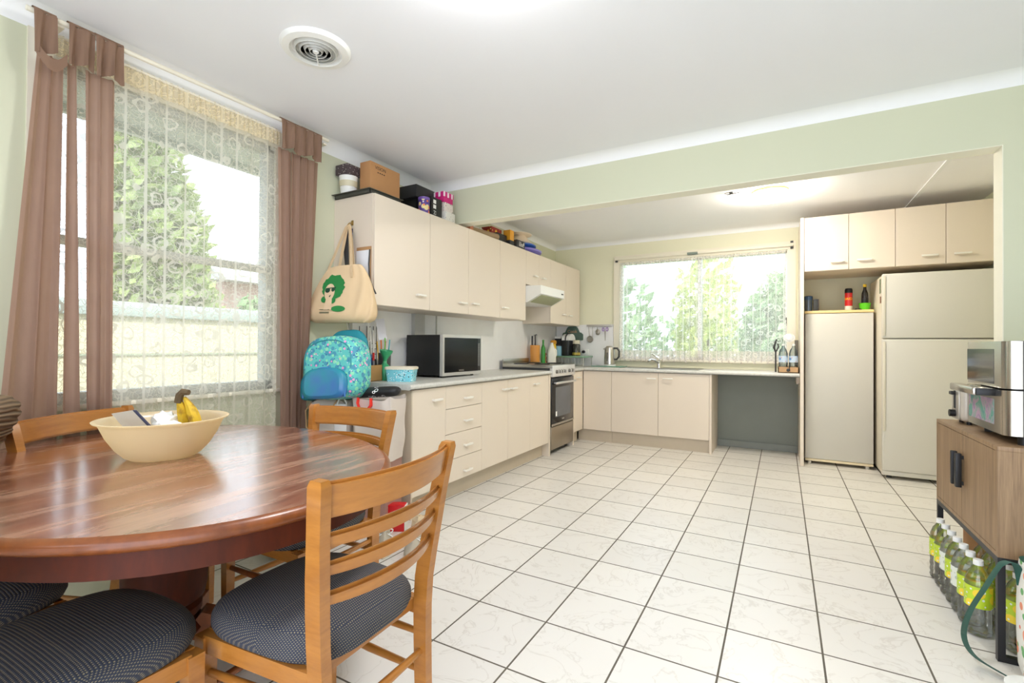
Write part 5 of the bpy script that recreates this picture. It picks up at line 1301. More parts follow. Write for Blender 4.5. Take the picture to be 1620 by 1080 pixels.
b = MB(); b.X = Matrix.Translation((0.21, 3.67, Z9)) @ Matrix.Rotation(0.5, 4, 'Z'); b.tube([(0.04, -0.0, 0.225), (0.058, 0, 0.205), (0.060, 0, 0.16), (0.052, 0, 0.13)], 0.009, 8); b.build('handle', mk, e)
# shelf rack in the corner with coffee things
e = E('counter_rack', 'green-topped wire rack in the corner carrying the coffee machine', 'rack', (0.3, 4.15, Z9))
rz0 = 1.012
MB().box(0.07, 0.52, 3.985, 4.325, rz0, rz0 + 0.02, 0.003).build('rack_top', plain('rack_green', (128, 166, 136), 0.4), e)
b = MB()
for (x, y) in ((0.085, 4.0), (0.505, 4.0), (0.085, 4.31), (0.505, 4.31)): b.rod((x, y, Z9), (x, y, rz0), 0.006, 8)
b.rod((0.085, 4.0, Z9 + 0.02), (0.505, 4.0, Z9 + 0.02), 0.004, 6)
for i in range(9): b.rod((0.12 + 0.045 * i, 4.0, Z9 + 0.02), (0.12 + 0.045 * i, 4.0, rz0), 0.0022, 5)
b.build('rack_wire', plain('rack_wire_white', (210, 210, 204), 0.4), e)
ZR = rz0 + 0.02
e = E('canister', 'light blue canister on the corner rack behind the milk jug', 'canister', (0.13, 4.05, ZR))
MB().at((0.128, 4.05, ZR)).lathe([(0, 0), (0.052, 0), (0.053, 0.13), (0, 0.13)], seg=24).build('canister_body', plain('pale_blue_tin', (140, 190, 212), 0.4), e)
MB().at((0.128, 4.05, ZR)).lathe([(0.054, 0.128), (0.054, 0.142), (0, 0.144)], seg=24).build('lid', plain('canister_lid_dark', (60, 64, 66), 0.5), e)
e = E('coffee_tin', 'black and white tin with lime band behind the blue canister', 'tin', (0.06, 4.24, ZR))
MB().box(0.02, 0.10, 4.19, 4.29, ZR, ZR + 0.14, 0.004).build('tin_body', plain('lime_band', (170, 184, 60), 0.5), e)
MB().box(0.018, 0.102, 4.188, 4.292, ZR + 0.14, ZR + 0.23, 0.004).build('tin_front', M['black'], e)
MB().box(0.018, 0.102, 4.188, 4.292, ZR + 0.23, ZR + 0.26, 0.004).build('lid', M['white'], e)
e = E('coffee_machine', 'black and white pod coffee machine on the corner rack', 'coffee machine', (0.24, 4.12, ZR))
MB().box(0.185, 0.285, 4.04, 4.28, ZR, ZR + 0.205, 0.008).build('machine_body', plain('machine_black', (34, 37, 40), 0.45), e)
b = MB(); V = []; b.prism([(4.05 + 0.0 + 0.11 - 0.11 * math.cos(PI * i / 14), ZR + 0.205 + 0.085 * math.sin(PI * i / 14)) for i in range(15)], 'x', 0.182, 0.288); b.build('machine_head', M['white'], e)
MB().tube([(0.235 , 4.05 + 0.11 - 0.116 * math.cos(PI * i / 14), ZR + 0.205 + 0.091 * math.sin(PI * i / 14)) for i in range(15)], 0.008, 8).build('machine_lever', M['black'], e)
e = E('coffee_jar', 'glass coffee jar with gold label on the corner rack', 'jar', (0.345, 4.16, ZR))
MB().at((0.345, 4.16, ZR)).lathe([(0, 0), (0.052, 0), (0.054, 0.012), (0.054, 0.14), (0.042, 0.16), (0, 0.16)], seg=24).build('jar_body', floral('coffee_in_glass', (58, 60, 52), [((170, 160, 120), 0.16, 0.8)], 40, 0.2), e)
MB().at((0.345, 4.16, ZR)).lathe([(0.0545, 0.012), (0.055, 0.02), (0.055, 0.04), (0.0545, 0.045)], seg=24).build('jar_label', plain('gold_label', (196, 170, 70), 0.4), e)
MB().at((0.345, 4.16, ZR)).lathe([(0.044, 0.158), (0.047, 0.165), (0.047, 0.20), (0.04, 0.208), (0, 0.208)], seg=24).build('lid', plain('jar_lid_cream', (216, 208, 184), 0.4), e)
# sign, socket, rail on the back wall
e = E('wall_sign', 'dark green scalloped sign board on the corner wall behind coffee machine', 'sign', (0.22, 4.34, 1.25))
pts = [(0.07, 1.24), (0.07, 1.33), (0.085, 1.345), (0.11, 1.35)] + [(0.215 - 0.09 * math.cos(t), 1.37 + 0.075 * math.sin(t)) for t in [PI * i / 12 for i in range(1, 12)]] + [(0.32, 1.35), (0.345, 1.345), (0.37, 1.32), (0.37, 1.25), (0.36, 1.24)]
MB().prism(pts, 'y', YB - 0.028, YB - 0.0125).build('sign_board', plain('sign_dark_green', (88, 112, 100), 0.6, var=0.06), e)
MB().text('Cook', 0.062, face_my(0.215, YB - 0.0285, 1.36)).build('lettering', plain('sign_letter_tan', (196, 150, 116), 0.6), e)
e = E('power_socket', 'white power socket with black plug right of the coffee jar', 'socket', (0.40, 4.345, 1.06))
MB().box(0.365, 0.45, YB - 0.022, YB - 0.0125, 1.05, 1.12, 0.003).build('plate', M['white'], e)
MB().at((0.385, YB - 0.022, 1.085), rx=PI / 2).cyl((0, 0, 0), 0.02, 0.035, 16).build('plug', M['black'], e)
e = E('utensil_rail', 'white hanging rail for utensils left of the kitchen window', 'utensil rail', (0.6, 4.34, 1.43))
b = MB(); b.box(0.425, 0.775, YB - 0.04, YB - 0.0125, 1.425, 1.452, 0.003); b.build('rail', plain('rail_grey', (196, 192, 188), 0.4, 0.4), e)
for x in (0.46, 0.515, 0.58, 0.685): MB().tube([(x, YB - 0.04, 1.43), (x, YB - 0.052, 1.424), (x, YB - 0.05, 1.412)], 0.0025, 6).build('hook', M['steel'], e)
stl = plain('utensil_steel', (168, 162, 152), 0.35, 0.7)
def utensil(name, label, parts, cat):
    e = E(name, label, cat, parts[0][2]); 
    for nm, mb, o_ in parts: mb.build(nm, stl if nm != 'grip' else plain('purple_grip', (150, 110, 190), 0.5), e)
yr = YB - 0.05
b = MB(); b.rod((0.515, yr, 1.415), (0.515, yr, 1.27), 0.004, 8); c_ = MB(); c_.tube([(0.48 + 0.04 * math.cos(t), yr, 1.255 + 0.04 * math.sin(t)) for t in [2 * PI * i / 24 for i in range(24)]], 0.006, 6, closed=True)
c_.at((0.48, yr, 1.255), rx=PI / 2).lathe([(0, -0.03), (0.02, -0.025), (0.036, -0.005), (0.038, 0.0)], seg=20)
h_ = MB(); h_.rod((0.46, yr, 1.415), (0.47, yr, 1.29), 0.004, 8)
utensil('strainer', 'small round wire strainer hanging at left of the rail', [('handle', h_, (0.48, yr, 1.3)), ('strainer_bowl', c_, None)], 'strainer')
utensil('skewer', 'thin straight utensil hanging next to the strainer', [('shaft', b, (0.515, yr, 1.3))], 'utensil')
h_ = MB(); h_.rod((0.58, yr, 1.415), (0.583, yr, 1.385), 0.004, 8); c_ = MB(); c_.ball((0.588, yr, 1.35), (0.032, 0.015, 0.04))
utensil('ladle', 'steel ladle with round bowl hanging in the middle of rail', [('handle', h_, (0.58, yr, 1.35)), ('ladle_bowl', c_, None)], 'ladle')
h_ = MB()
for s_ in (-1, 1): h_.tube([(0.69 + s_ * (0.012 + 0.014 * (1 + math.cos(t))), yr, 1.385 + 0.022 * math.sin(t)) for t in [2 * PI * i / 16 for i in range(16)]], 0.005, 6, closed=True)
c_ = MB(); c_.prism([(0.682, 1.37), (0.698, 1.37), (0.694, 1.24), (0.688, 1.235)], 'y', yr - 0.003, yr + 0.003)
utensil('scissors', 'purple-handled scissors hanging at right of the rail', [('grip', h_, (0.69, yr, 1.3)), ('blade', c_, None)], 'scissors')
# kettle on a green glass board
b = MB(); b.box(0.60, 1.0, 4.02, 4.28, Z9, Z9 + 0.012, 0.004); b.build('glass_board', plain('green_glass_board', (110, 156, 136), 0.2), None, 'green glass board under the steel kettle', 'board')
e = E('kettle', 'brushed steel electric kettle with black handle on green board', 'kettle', (0.81, 4.15, Z9 + 0.012))
kx, ky, kz = 0.81, 4.14, Z9 + 0.0125
MB().at((kx, ky, kz)).lathe([(0, 0), (0.075, 0), (0.076, 0.018), (0, 0.018)], seg=28).build('kettle_base', M['white'], e)
MB().at((kx, ky, kz)).lathe([(0.072, 0.02), (0.072, 0.05), (0.066, 0.20), (0.058, 0.235), (0.0, 0.245)], seg=32).build('kettle_body', plain('kettle_steel', (206, 202, 194), 0.25, 0.9, var=0.02), e)
MB().at((kx, ky, kz)).lathe([(0.05, 0.24), (0.045, 0.252), (0, 0.256)], seg=24).build('lid', M['steel'], e)
b = MB(); b.prism([(kx - 0.085, kz + 0.215), (kx - 0.055, kz + 0.235), (kx - 0.05, kz + 0.19)], 'y', ky - 0.014, ky + 0.014); b.build('spout', M['steel'], e)
MB().tube([(kx + 0.055, ky - 0.01, kz + 0.225), (kx + 0.10, ky - 0.01, kz + 0.225), (kx + 0.125, ky - 0.01, kz + 0.19), (kx + 0.122, ky - 0.01, kz + 0.12), (kx + 0.095, ky - 0.01, kz + 0.085), (kx + 0.062, ky - 0.01, kz + 0.085)], 0.012, 8).build('handle', M['darkgrey'], e)
MB().box(kx - 0.018, kx - 0.006, ky - 0.072, ky - 0.066, kz + 0.06, kz + 0.17, 0.003).build('water_gauge', M['black'], e)
# bottles in a carton at the end of the bench
pet = thin_glass('clear_plastic_bottle', (232, 240, 242), 0.9, 0.08, 0.06)
e = E('wooden_tray', 'tan cardboard tray holding water bottles at right end of bench', 'tray', (2.80, 3.95, Z9))
b = MB(); x0, x1, y0, y1 = 2.695, 2.882, 3.83, 4.07
b.box(x0, x1, y0, y1, Z9, Z9 + 0.008); b.box(x0, x1, y0, y0 + 0.008, Z9, Z9 + 0.06).box(x0, x1, y1 - 0.008, y1, Z9, Z9 + 0.06).box(x0, x0 + 0.008, y0, y1, Z9, Z9 + 0.06).box(x1 - 0.008, x1, y0, y1, Z9, Z9 + 0.06)
b.build('tray', plain('tan_board', (196, 158, 116), 0.7, var=0.05), e); 
b = MB(); b.at((2.785, 3.829, Z9 + 0.03)); b.ball((0, -0.006, 0), (0.014, 0.01, 0.016)).rod((0.015, -0.004, -0.01), (0.01, -0.004, 0.05), 0.005, 6); b.build('clasp', M['darkgrey'], e)
wp = [(0, 0.002), (0.03, 0), (0.040, 0.01), (0.041, 0.06), (0.038, 0.07), (0.041, 0.08), (0.041, 0.19), (0.032, 0.225), (0.016, 0.25), (0.013, 0.262), (0.013, 0.275)]
for i, (x, y, lb) in enumerate(((2.742, 3.885, 'left clear water bottle in the tan tray at right end of bench'), (2.834, 3.885, 'right clear water bottle in the tan tray at right end of bench'))):
    e = E('water_bottle', lb, 'bottle', (x, y, Z9 + 0.009), group='water bottles in the tan tray')
    MB().at((x, y, Z9 + 0.009)).lathe(wp, seg=24).build('bottle_body', pet, e)
    MB().at((x, y, Z9 + 0.009)).lathe([(0.0416, 0.10), (0.0418, 0.10), (0.0418, 0.165), (0.0416, 0.165)], seg=24).build('bottle_label', floral('blue_white_label', (196, 214, 232), [((110, 150, 200), 0.3, 0.5), ((222, 120, 100), 0.12, 0.6)], 40), e)
    MB().at((x, y, Z9 + 0.009)).lathe([(0.0145, 0.27), (0.0145, 0.288), (0, 0.29)], seg=16).build('cap', M['white'], e)
e = E('hand_mixer_whisk', 'upright black utensil behind the water bottles', 'utensil', (2.69, 4.14, Z9)) if False else None
e = E('strainer_basket', 'round clear lid propped on top of the water bottles', 'lid', (2.79, 3.93, 1.2))
MB().at((2.795, 3.945, 1.262), rx=1.0).lathe([(0, 0.02), (0.03, 0.018), (0.046, 0.006), (0.048, 0), (0.044, 0)], seg=24).build('lid_dome', plain('clear_white_plastic', (224, 224, 222), 0.3), e)
MB().tube([(2.795 + 0.048 * math.cos(t), 3.945 + 0.048 * math.sin(t) * 0.54, 1.262 + 0.048 * math.sin(t) * 0.84) for t in [2 * PI * i / 24 for i in range(24)]], 0.004, 6, closed=True).build('lid_rim', M['white'], e)
b = MB(); b.tube([(2.672, 4.02, Z9), (2.672, 4.02, 1.11), (2.655, 4.02, 1.16), (2.68, 4.02, 1.25)], [0.008, 0.008, 0.012, 0.006], 8); b.tube([(2.672, 4.02, 1.11), (2.70, 4.03, 1.17), (2.69, 4.04, 1.20)], 0.007, 6)
b.build('bottle_stand', M['darkgrey'], None, 'black drying stand prongs just left of the water bottles', 'stand')
b = MB(); b.box(2.85, 2.882, 4.12, 4.2, Z9, 1.24, 0.004); b.build('chopping_board', plain('grey_board', (104, 100, 92), 0.6), None, 'dark grey board standing behind the water bottles', 'board')

# ------------------------------------------------------------------ on top of the freezer
ZF = 1.5305
e = E('blender_cup', 'clear blue-lidded cup at left on top of the freezer', 'cup', (2.965, 3.98, ZF))
MB().at((2.968, 3.97, ZF)).lathe([(0, 0), (0.034, 0), (0.036, 0.12), (0, 0.12)], seg=20).build('cup_body', plain('grey_blue_cup', (120, 132, 144), 0.2, 0.2, var=0.2, vscale=20), e)
MB().at((2.968, 3.97, ZF)).lathe([(0.038, 0.118), (0.038, 0.155), (0.03, 0.16), (0, 0.16)], seg=20).build('lid', plain('blue_lid', (52, 84, 120), 0.4), e)
e = E('snack_canister', 'small dark canister with printed side beside blue-lidded cup', 'canister', (3.03, 3.96, ZF))
MB().box(3.008, 3.05, 3.93, 3.985, ZF, ZF + 0.125, 0.004).build('canister_body', plain('dark_canister', (62, 64, 66), 0.5), e)
MB().box(3.05, 3.058, 3.93, 3.985, ZF, ZF + 0.125, 0.003).build('canister_print', floral('canister_print', (70, 60, 60), [((226, 160, 60), 0.34, 0.6), ((220, 220, 214), 0.2, 0.8)], 50), e)
e = E('insect_spray_can', 'red insect spray can with black cap on the freezer', 'spray can', (3.30, 3.97, ZF))
sx_, sy_ = 3.308, 3.96
MB().at((sx_, sy_, ZF)).lathe([(0, 0), (0.031, 0), (0.032, 0.004), (0.032, 0.045)], seg=28).build('can_base', plain('can_white', (226, 218, 206), 0.4), e)
MB().at((sx_, sy_, ZF)).lathe([(0.032, 0.045), (0.032, 0.175)], seg=28).build('can_body', plain('can_red', (196, 36, 34), 0.35), e)
MB().at((sx_, sy_, ZF)).lathe([(0.033, 0.175), (0.033, 0.205), (0.027, 0.22), (0, 0.222)], seg=28).build('cap', M['black'], e)
b = MB()
def curved(b, txt, size, z, col):
    me0 = len(b.v); b.text(txt, size, Matrix.Identity(4), 0.0002)
    for i in range(me0, len(b.v)):
        p = b.v[i]; a = -PI / 2 - 0.25 + p.x / 0.033
        b.v[i] = Vector((sx_ + (0.0328 + p.z) * math.cos(a), sy_ + (0.0328 + p.z) * math.sin(a), ZF + z + p.y))
    return b
curved(b, 'RAID', 0.034, 0.115, None); b.build('lettering', plain('can_yellow', (244, 208, 40), 0.4), e)
e = E('sauce_bottle', 'dark sauce bottle with yellow cap standing in the green cup', 'bottle', (3.44, 3.97, ZF + 0.006))
MB().at((3.44, 3.97, ZF + 0.006)).lathe([(0, 0), (0.027, 0), (0.028, 0.13), (0.026, 0.16), (0.013, 0.20), (0.012, 0.225), (0, 0.225)], seg=20).build('bottle_body', plain('dark_sauce_glass', (44, 40, 38), 0.12), e)
MB().at((3.44, 3.97, ZF + 0.006)).lathe([(0.0285, 0.06), (0.0286, 0.115), (0.0285, 0.115)], seg=20).build('bottle_label', plain('label_black', (20, 20, 22), 0.5), e)
MB().at((3.44, 3.97, ZF + 0.006)).lathe([(0.0145, 0.222), (0.0145, 0.25), (0, 0.251)], seg=16).build('cap', plain('cap_yellow', (232, 192, 32), 0.4), e)
MB().at((3.44, 3.97, ZF)).lathe([(0, 0), (0.038, 0), (0.049, 0.068), (0.051, 0.07), (0.047, 0.07), (0.036, 0.005), (0, 0.005)], seg=28).build('plastic_cup', plain('lime_plastic', (98, 214, 40), 0.4), None, 'bright lime green plastic cup on the freezer top', 'cup')
b = MB(); rn = random.Random(8)
for i in range(5): b.ball((3.368 + 0.012 * i, 3.97 + rn.uniform(-0.02, 0.02), ZF + 0.009), (0.014, 0.014, 0.0095), 8, 6)
b.build('black_cloth', plain('black_cloth', (34, 34, 34), 0.9), None, 'crumpled black cloth lying left of the lime cup', 'cloth')

# ------------------------------------------------------------------ right hand sideboard with appliances
walnut = wood('walnut_fluted_board', (164, 134, 100), (112, 86, 60), (40, 40, 1.6), 0.5, 0.4)
e = E('sideboard', 'walnut sideboard on a black steel frame holding the air fryer', 'sideboard', (3.64, 1.01, 0))
CX0, CX1, CY0, CY1, CZ0, CZ1 = 3.432, 3.86, 0.608, 1.418, 0.385, 0.797
b = MB(); b.box(CX0, CX1, CY0, CY1, CZ1 - 0.018, CZ1, 0.001); b.box(CX0, CX1, CY0, CY0 + 0.018, CZ0, CZ1 - 0.018).box(CX0, CX1, CY1 - 0.018, CY1, CZ0, CZ1 - 0.018).box(CX0, CX1, CY0 + 0.018, CY1 - 0.018, CZ0, CZ0 + 0.016).box(CX1 - 0.008, CX1, CY0 + 0.018, CY1 - 0.018, CZ0 + 0.016, CZ1 - 0.018)
b.build('body', walnut, e)
for (y0, y1, hy) in ((CY0 + 0.02, 1.022, 1.00), (1.025, CY1 - 0.02, 1.06)):
    d = MB().box(CX0 + 0.001, CX0 + 0.018, y0, y1, CZ0 + 0.018, CZ1 - 0.02).build('door', walnut, e)
    b = MB(); b.box(CX0 - 0.028, CX0 - 0.006, hy - 0.011, hy + 0.011, 0.545, 0.695, 0.003); b.box(CX0 - 0.008, CX0 + 0.002, hy - 0.006, hy + 0.006, 0.555, 0.57).box(CX0 - 0.008, CX0 + 0.002, hy - 0.006, hy + 0.006, 0.67, 0.685); b.build('handle', M['black'], d)
f = 0.022
for (x, y) in ((CX0, CY0), (CX1 - f, CY0), (CX0, CY1 - f), (CX1 - f, CY1 - f)): MB().box(x, x + f, y, y + f, 0, CZ0 - f).build('leg', M['blackmetal'], e)
b = MB()
for y in (CY0, CY1 - f): b.box(CX0 + f, CX1 - f, y, y + f, 0.0, f)
for y in (CY0, CY1 - f): b.box(CX0, CX1, y, y + f, CZ0 - f, CZ0)
for x in (CX0, CX1 - f): b.box(x, x + f, CY0 + f, CY1 - f, CZ0 - f, CZ0)
b.build('frame', M['blackmetal'], e)
# air fryer
e = E('air_fryer', 'black double-stack air fryer with steel front on walnut sideboard', 'air fryer', (3.67, 0.86, CZ1))
AX, AY0, AY1 = 3.462, 0.64, 1.085; AZ0 = CZ1 + 0.03; AZ1 = 1.192
MB().box(AX + 0.05, 3.86, AY0, AY1, AZ0, AZ1, 0.008).build('body', plain('fryer_black', (26, 26, 27), 0.5, var=0.08), e)
for x in (3.53, 3.83):
    for y in (AY0 + 0.05, AY1 - 0.05): MB().cyl((x, y, CZ1), 0.018, 0.031, 14).build('foot', M['black'], e)
st = plain('fryer_steel', (190, 184, 176), 0.22, 1.0, var=0.03)
def facade(y0, y1, x0, x1, r=0.035, k=6):
    P_ = [(x1, y0 + 0.004)]
    P_ += [(x0 + r - r * math.sin(PI / 2 * i / k), y0 + 0.004 + r - r * math.cos(PI / 2 * i / k)) for i in range(k + 1)]
    P_ += [(x0 + r - r * math.cos(PI / 2 * i / k), y1 - 0.004 - r + r * math.sin(PI / 2 * i / k)) for i in range(k + 1)]
    P_ += [(x1, y1 - 0.004)]; return P_
for (z0, z1, lo) in ((AZ0 + 0.006, 1.003, True), (1.010, AZ1 - 0.002, False)):
    b = MB(); b.prism(facade(AY0, AY1, AX, AX + 0.052), 'z', z0, z1); d = b.build('basket_front', st, e, ang=50)
    if lo:
        n = N('iridescent_film'); w_ = n.noise(n.coord('Object'), 9, 4, 0.6, 1.0)
        n.col(n.ramp(w_, [(0.3, lin((90, 110, 150))), (0.45, lin((110, 170, 150))), (0.55, lin((190, 160, 180))), (0.7, lin((120, 110, 160)))])); n.rough(0.15)
        MB().box(AX - 0.001, AX + 0.001, AY0 + 0.105, AY1 - 0.05, z0 + 0.03, z1 - 0.04).build('window', n.done(), d)
        b = MB(); b.box(AX - 0.062, AX - 0.02, AY0 + 0.11, AY1 - 0.03, 0.974, 1.006, 0.006); b.box(AX - 0.03, AX + 0.004, AY0 + 0.12, AY1 - 0.04, 0.980, 1.0); b.build('handle', st, d)
        MB().box(AX - 0.055, AX + 0.002, AY0 + 0.095, AY0 + 0.112, 0.975, 1.003, 0.003).build('handle_cap', M['black'], d)
    else:
        MB().box(AX - 0.001, AX + 0.001, AY0 + 0.105, AY1 - 0.03, z0 + 0.012, z1 - 0.03).build('display', plain('fryer_display', (40, 40, 42), 0.08, var=0.2, vscale=8), d)
# toaster beyond it
e = E('toaster', 'cream and steel toaster with black lever behind the air fryer', 'toaster', (3.56, 1.27, CZ1))
b = MB(); b.box(3.478, 3.74, 1.205, 1.355, CZ1 + 0.012, 0.985, 0.022, 3); b.build('body', plain('toaster_cream', (214, 206, 194), 0.35, 0.2), e)
MB().box(3.472, 3.48, 1.225, 1.335, CZ1 + 0.02, 0.97, 0.004).build('end_plate', plain('toaster_plate', (190, 184, 174), 0.3, 0.5), e)
MB().box(3.468, 3.473, 1.272, 1.288, 0.87, 0.955).build('lever_slot', M['black'], e)
MB().box(3.452, 3.47, 1.262, 1.298, 0.935, 0.952, 0.004).build('lever', M['black'], e)
MB().at((3.472, 1.28, 0.845), ry=-PI / 2).cyl((0, 0, 0), 0.017, 0.022, 16).build('knob', M['black'], e)
for x in (3.51, 3.71):
    for y in (1.225, 1.335): MB().cyl((x, y, CZ1), 0.01, 0.014, 10).build('foot', M['black'], e)
MB().box(3.52, 3.70, 1.25, 1.275, 0.983, 0.987).build('bread_slot', M['darkgrey'], e)
MB().box(3.52, 3.70, 1.29, 1.315, 0.983, 0.987).build('bread_slot', M['darkgrey'], e)
# bottled water under the sideboard
bprof = [(0, 0.004), (0.026, 0.0), (0.040, 0.008), (0.043, 0.02), (0.040, 0.032), (0.043, 0.045), (0.0405, 0.06), (0.043, 0.075), (0.0405, 0.092), (0.042, 0.11), (0.043, 0.12), (0.043, 0.20), (0.040, 0.225), (0.030, 0.255), (0.017, 0.275), (0.0135, 0.282), (0.0135, 0.29)]
pet2 = thin_glass('ribbed_clear_plastic', (250, 252, 251), 0.8, 0.1, 0.07)
lbm = floral('lime_yellow_label', (190, 214, 50), [((244, 214, 60), 0.42, 0.45), ((226, 236, 226), 0.2, 0.9), ((80, 110, 60), 0.13, 1.1)], 46, 0.4)
lbw = floral('white_label', (226, 230, 222), [((180, 190, 180), 0.3, 0.8), ((190, 214, 60), 0.18, 0.6)], 46, 0.4)
def wbottle(x, y, label, grp, lm):
    e = E('water_bottle', label, 'bottle', (x, y, 0), group=grp)
    MB().lathe(bprof, (x, y, 0), 22).build('bottle_body', pet2, e)
    MB().lathe([(0.0434, 0.118), (0.0437, 0.118), (0.0437, 0.202), (0.0434, 0.202)], (x, y, 0), 22).build('bottle_label', lm, e)
    MB().lathe([(0.0165, 0.281), (0.0165, 0.298), (0.0155, 0.302), (0, 0.303)], (x, y, 0), 18).build('cap', M['white'], e)
    return e
ords = ['nearest', 'second nearest', 'third nearest', 'fourth nearest', 'fifth nearest', 'sixth nearest', 'farthest']
for i in range(7):
    wbottle(3.412 + 0.002 * (i % 2), 0.705 + 0.0925 * i + (0.0 if i else -0.0), ords[i] + ' lime-labelled water bottle in the front row under the sideboard', 'water bottles under the sideboard', lbm if i not in (2, 4) else lbw) if False else None
ys = [0.803, 0.894, 0.983, 1.071, 1.158, 1.25, 1.339]
for i, y in enumerate(ys):
    wbottle(3.430, y, ords[i] + (' white-labelled' if i in (2, 4) else ' lime-labelled') + ' water bottle in front row under the sideboard', 'water bottles under the sideboard', lbw if i in (2, 4) else lbm)
ys2 = [0.72, 0.812, 0.905, 0.997, 1.09]
for i, y in enumerate(ys2):
    wbottle(3.523, y, ords[i] + ' water bottle in back row under the sideboard', 'water bottles under the sideboard', lbm)
b = MB(); b.box(3.52, 3.80, 1.16, 1.36, 0, 0.30, 0.003); b.build('small_carton', M['card'], None, 'brown cardboard box on floor at far end under the sideboard', 'box')
# cooler bag with strap
e = E('cooler_bag', 'white fruit-printed cooler bag with green strap beside the sideboard', 'bag', (3.60, 0.47, 0))
fr = floral('fruit_print_vinyl', (240, 238, 230), [((240, 140, 100), 0.30, 0.34), ((226, 90, 50), 0.16, 0.34), ((90, 170, 90), 0.24, 0.5), ((60, 110, 180), 0.14, 0.42)], 40, 0.35)
def cb(u, v):
    a = 2 * PI * u; c, s_ = math.cos(a), math.sin(a); p = 0.45
    k = 1 - 0.05 * (v * 2 - 1) ** 2 - (0.09 * max(0, 0.1 - v) / 0.1)
    return (3.60 + math.copysign(abs(c) ** p, c) * 0.145 * k, 0.475 + math.copysign(abs(s_) ** p, s_) * 0.10 * k, 0.42 * v)
b = MB(); b.grid(48, 16, cb, cu=True); b.add([cb(i / 48, 0) for i in range(48)], [tuple(range(48))]); b.build('bag_body', fr, e, ang=60)
gr = plain('dark_green_webbing', (30, 84, 72), 0.6)
MB().add([cb(i / 48, 1) for i in range(48)] + [(3.60, 0.475, 0.44)], [(i, (i + 1) % 48, 48) for i in range(48)]).build('bag_lid', gr, e)
def ribbon(pts, w, name, mat, parent, wdir):
    b = MB(); V = []; F = []
    for p, wd in zip(pts, wdir):
        p = Vector(p); a = Vector(wd).normalized() * w / 2; nn = Vector((0.0008, 0.0008, 0.0008))
        V += [p - a, p + a, p + a + nn, p - a + nn]
    for i in range(len(pts) - 1):
        for k in range(4): F.append((i * 4 + k, i * 4 + (k + 1) % 4, i * 4 + 4 + (k + 1) % 4, i * 4 + 4 + k))
    b.add(V, F); return b.build(name, mat, parent, ang=60)
def smooth(ps, k=6):
    ps = [Vector(p) for p in ps]; out = []
    for i in range(len(ps) - 1):
        p0, p1, p2, p3 = ps[max(i - 1, 0)], ps[i], ps[i + 1], ps[min(i + 2, len(ps) - 1)]
        for j in range(k):
            t = j / k; out.append(0.5 * (2 * p1 + (p2 - p0) * t + (2 * p0 - 5 * p1 + 4 * p2 - p3) * t * t + (3 * p1 - p0 - 3 * p2 + p3) * t ** 3))
    return out + [ps[-1]]
sp_ = smooth([(3.462, 0.50, 0.33), (3.450, 0.505, 0.40), (3.415, 0.51, 0.395), (3.375, 0.52, 0.30), (3.335, 0.535, 0.19), (3.320, 0.54, 0.10), (3.345, 0.54, 0.035), (3.40, 0.50, 0.016), (3.47, 0.44, 0.012)])
ribbon(sp_, 0.036, 'strap', gr, e, [((0.25, -0.9, 0.35) if i > 12 else (0.35, -0.9, 0.2)) for i in range(len(sp_))])
b = MB().at((3.44, 0.30, 0)); b.lathe([(0, 0), (0.06, 0), (0.075, 0.075), (0.079, 0.08), (0.075, 0.081), (0.0, 0.078)], seg=28); b.build('plastic_tub', plain('white_semi_plastic', (232, 232, 228), 0.4), None, 'white plastic tub on the floor at the lower right corner', 'tub')

# ------------------------------------------------------------------ floor clutter beside the bench end
sho = plain('sneaker_suede', (186, 176, 158), 0.8, var=0.1, vscale=20); sol = plain('sneaker_sole', (226, 214, 194), 0.7); lace_m = plain('shoe_lace_white', (244, 244, 242), 0.7)
def shoe(label, x, y, rz):
    e = E('sneaker', label, 'shoe', (x, y, 0), rz, group='sneakers on the floor')
    X = Matrix.Translation((x, y, 0)) @ Matrix.Rotation(rz, 4, 'Z')
    def half(t):  # half width along the shoe, t 0 heel .. 1 toe
        return 0.034 + 0.012 * math.sin(t * PI * 0.9) + (0.004 if t > 0.55 else 0) - 0.02 * max(0, t - 0.85) / 0.15
    def outline(k=1.0):
        P_ = []
        for i in range(24):
            a = 2 * PI * i / 24; s_, c = math.sin(a), math.cos(a)
            t = (c + 1) / 2; P_.append((c * 0.14 * k, math.copysign(abs(s_) ** 0.75, s_) * half(t) * k))
        return P_
    b = MB(); b.X = X
    loft(b, [[(p, q, 0.0) for p, q in outline(0.97)], [(p, q, 0.012) for p, q in outline(1.02)], [(p, q, 0.028) for p, q in outline(1.0)]]); b.build('sole', sol, e)
    rings = []
    for z, k, sh, lf in ((0.026, 0.97, 0.0, 1.0), (0.045, 0.95, -0.004, 0.97), (0.06, 0.80, -0.022, 0.8), (0.078, 0.60, -0.05, 0.62), (0.10, 0.48, -0.068, 0.5)):
        rings.append([(p * lf + sh, q * k, z) for p, q in outline(1.0)])
    b = MB(); b.X = X; loft(b, rings); b.build('upper', sho, e)
    b = MB(); b.X = X
    for i in range(4):
        xx = 0.0 + 0.022 * i; zz = 0.078 - 0.011 * i
        b.tube([(xx, -0.022, zz - 0.008), (xx + 0.004, 0, zz + 0.004), (xx, 0.022, zz - 0.008)], 0.0035, 6)
    for s_ in (-1, 1): b.tube(smooth([(-0.005, 0, 0.092), (0.0, s_ * 0.02, 0.112), (-0.02, s_ * 0.045, 0.10), (-0.015, s_ * 0.03, 0.082), (-0.005, 0, 0.09)]), 0.0032, 6); b.tube(smooth([(-0.005, 0, 0.09), (0.01, s_ * 0.04, 0.075), (0.0, s_ * 0.055, 0.04)]), 0.0032, 6)
    b.build('laces', lace_m, e)
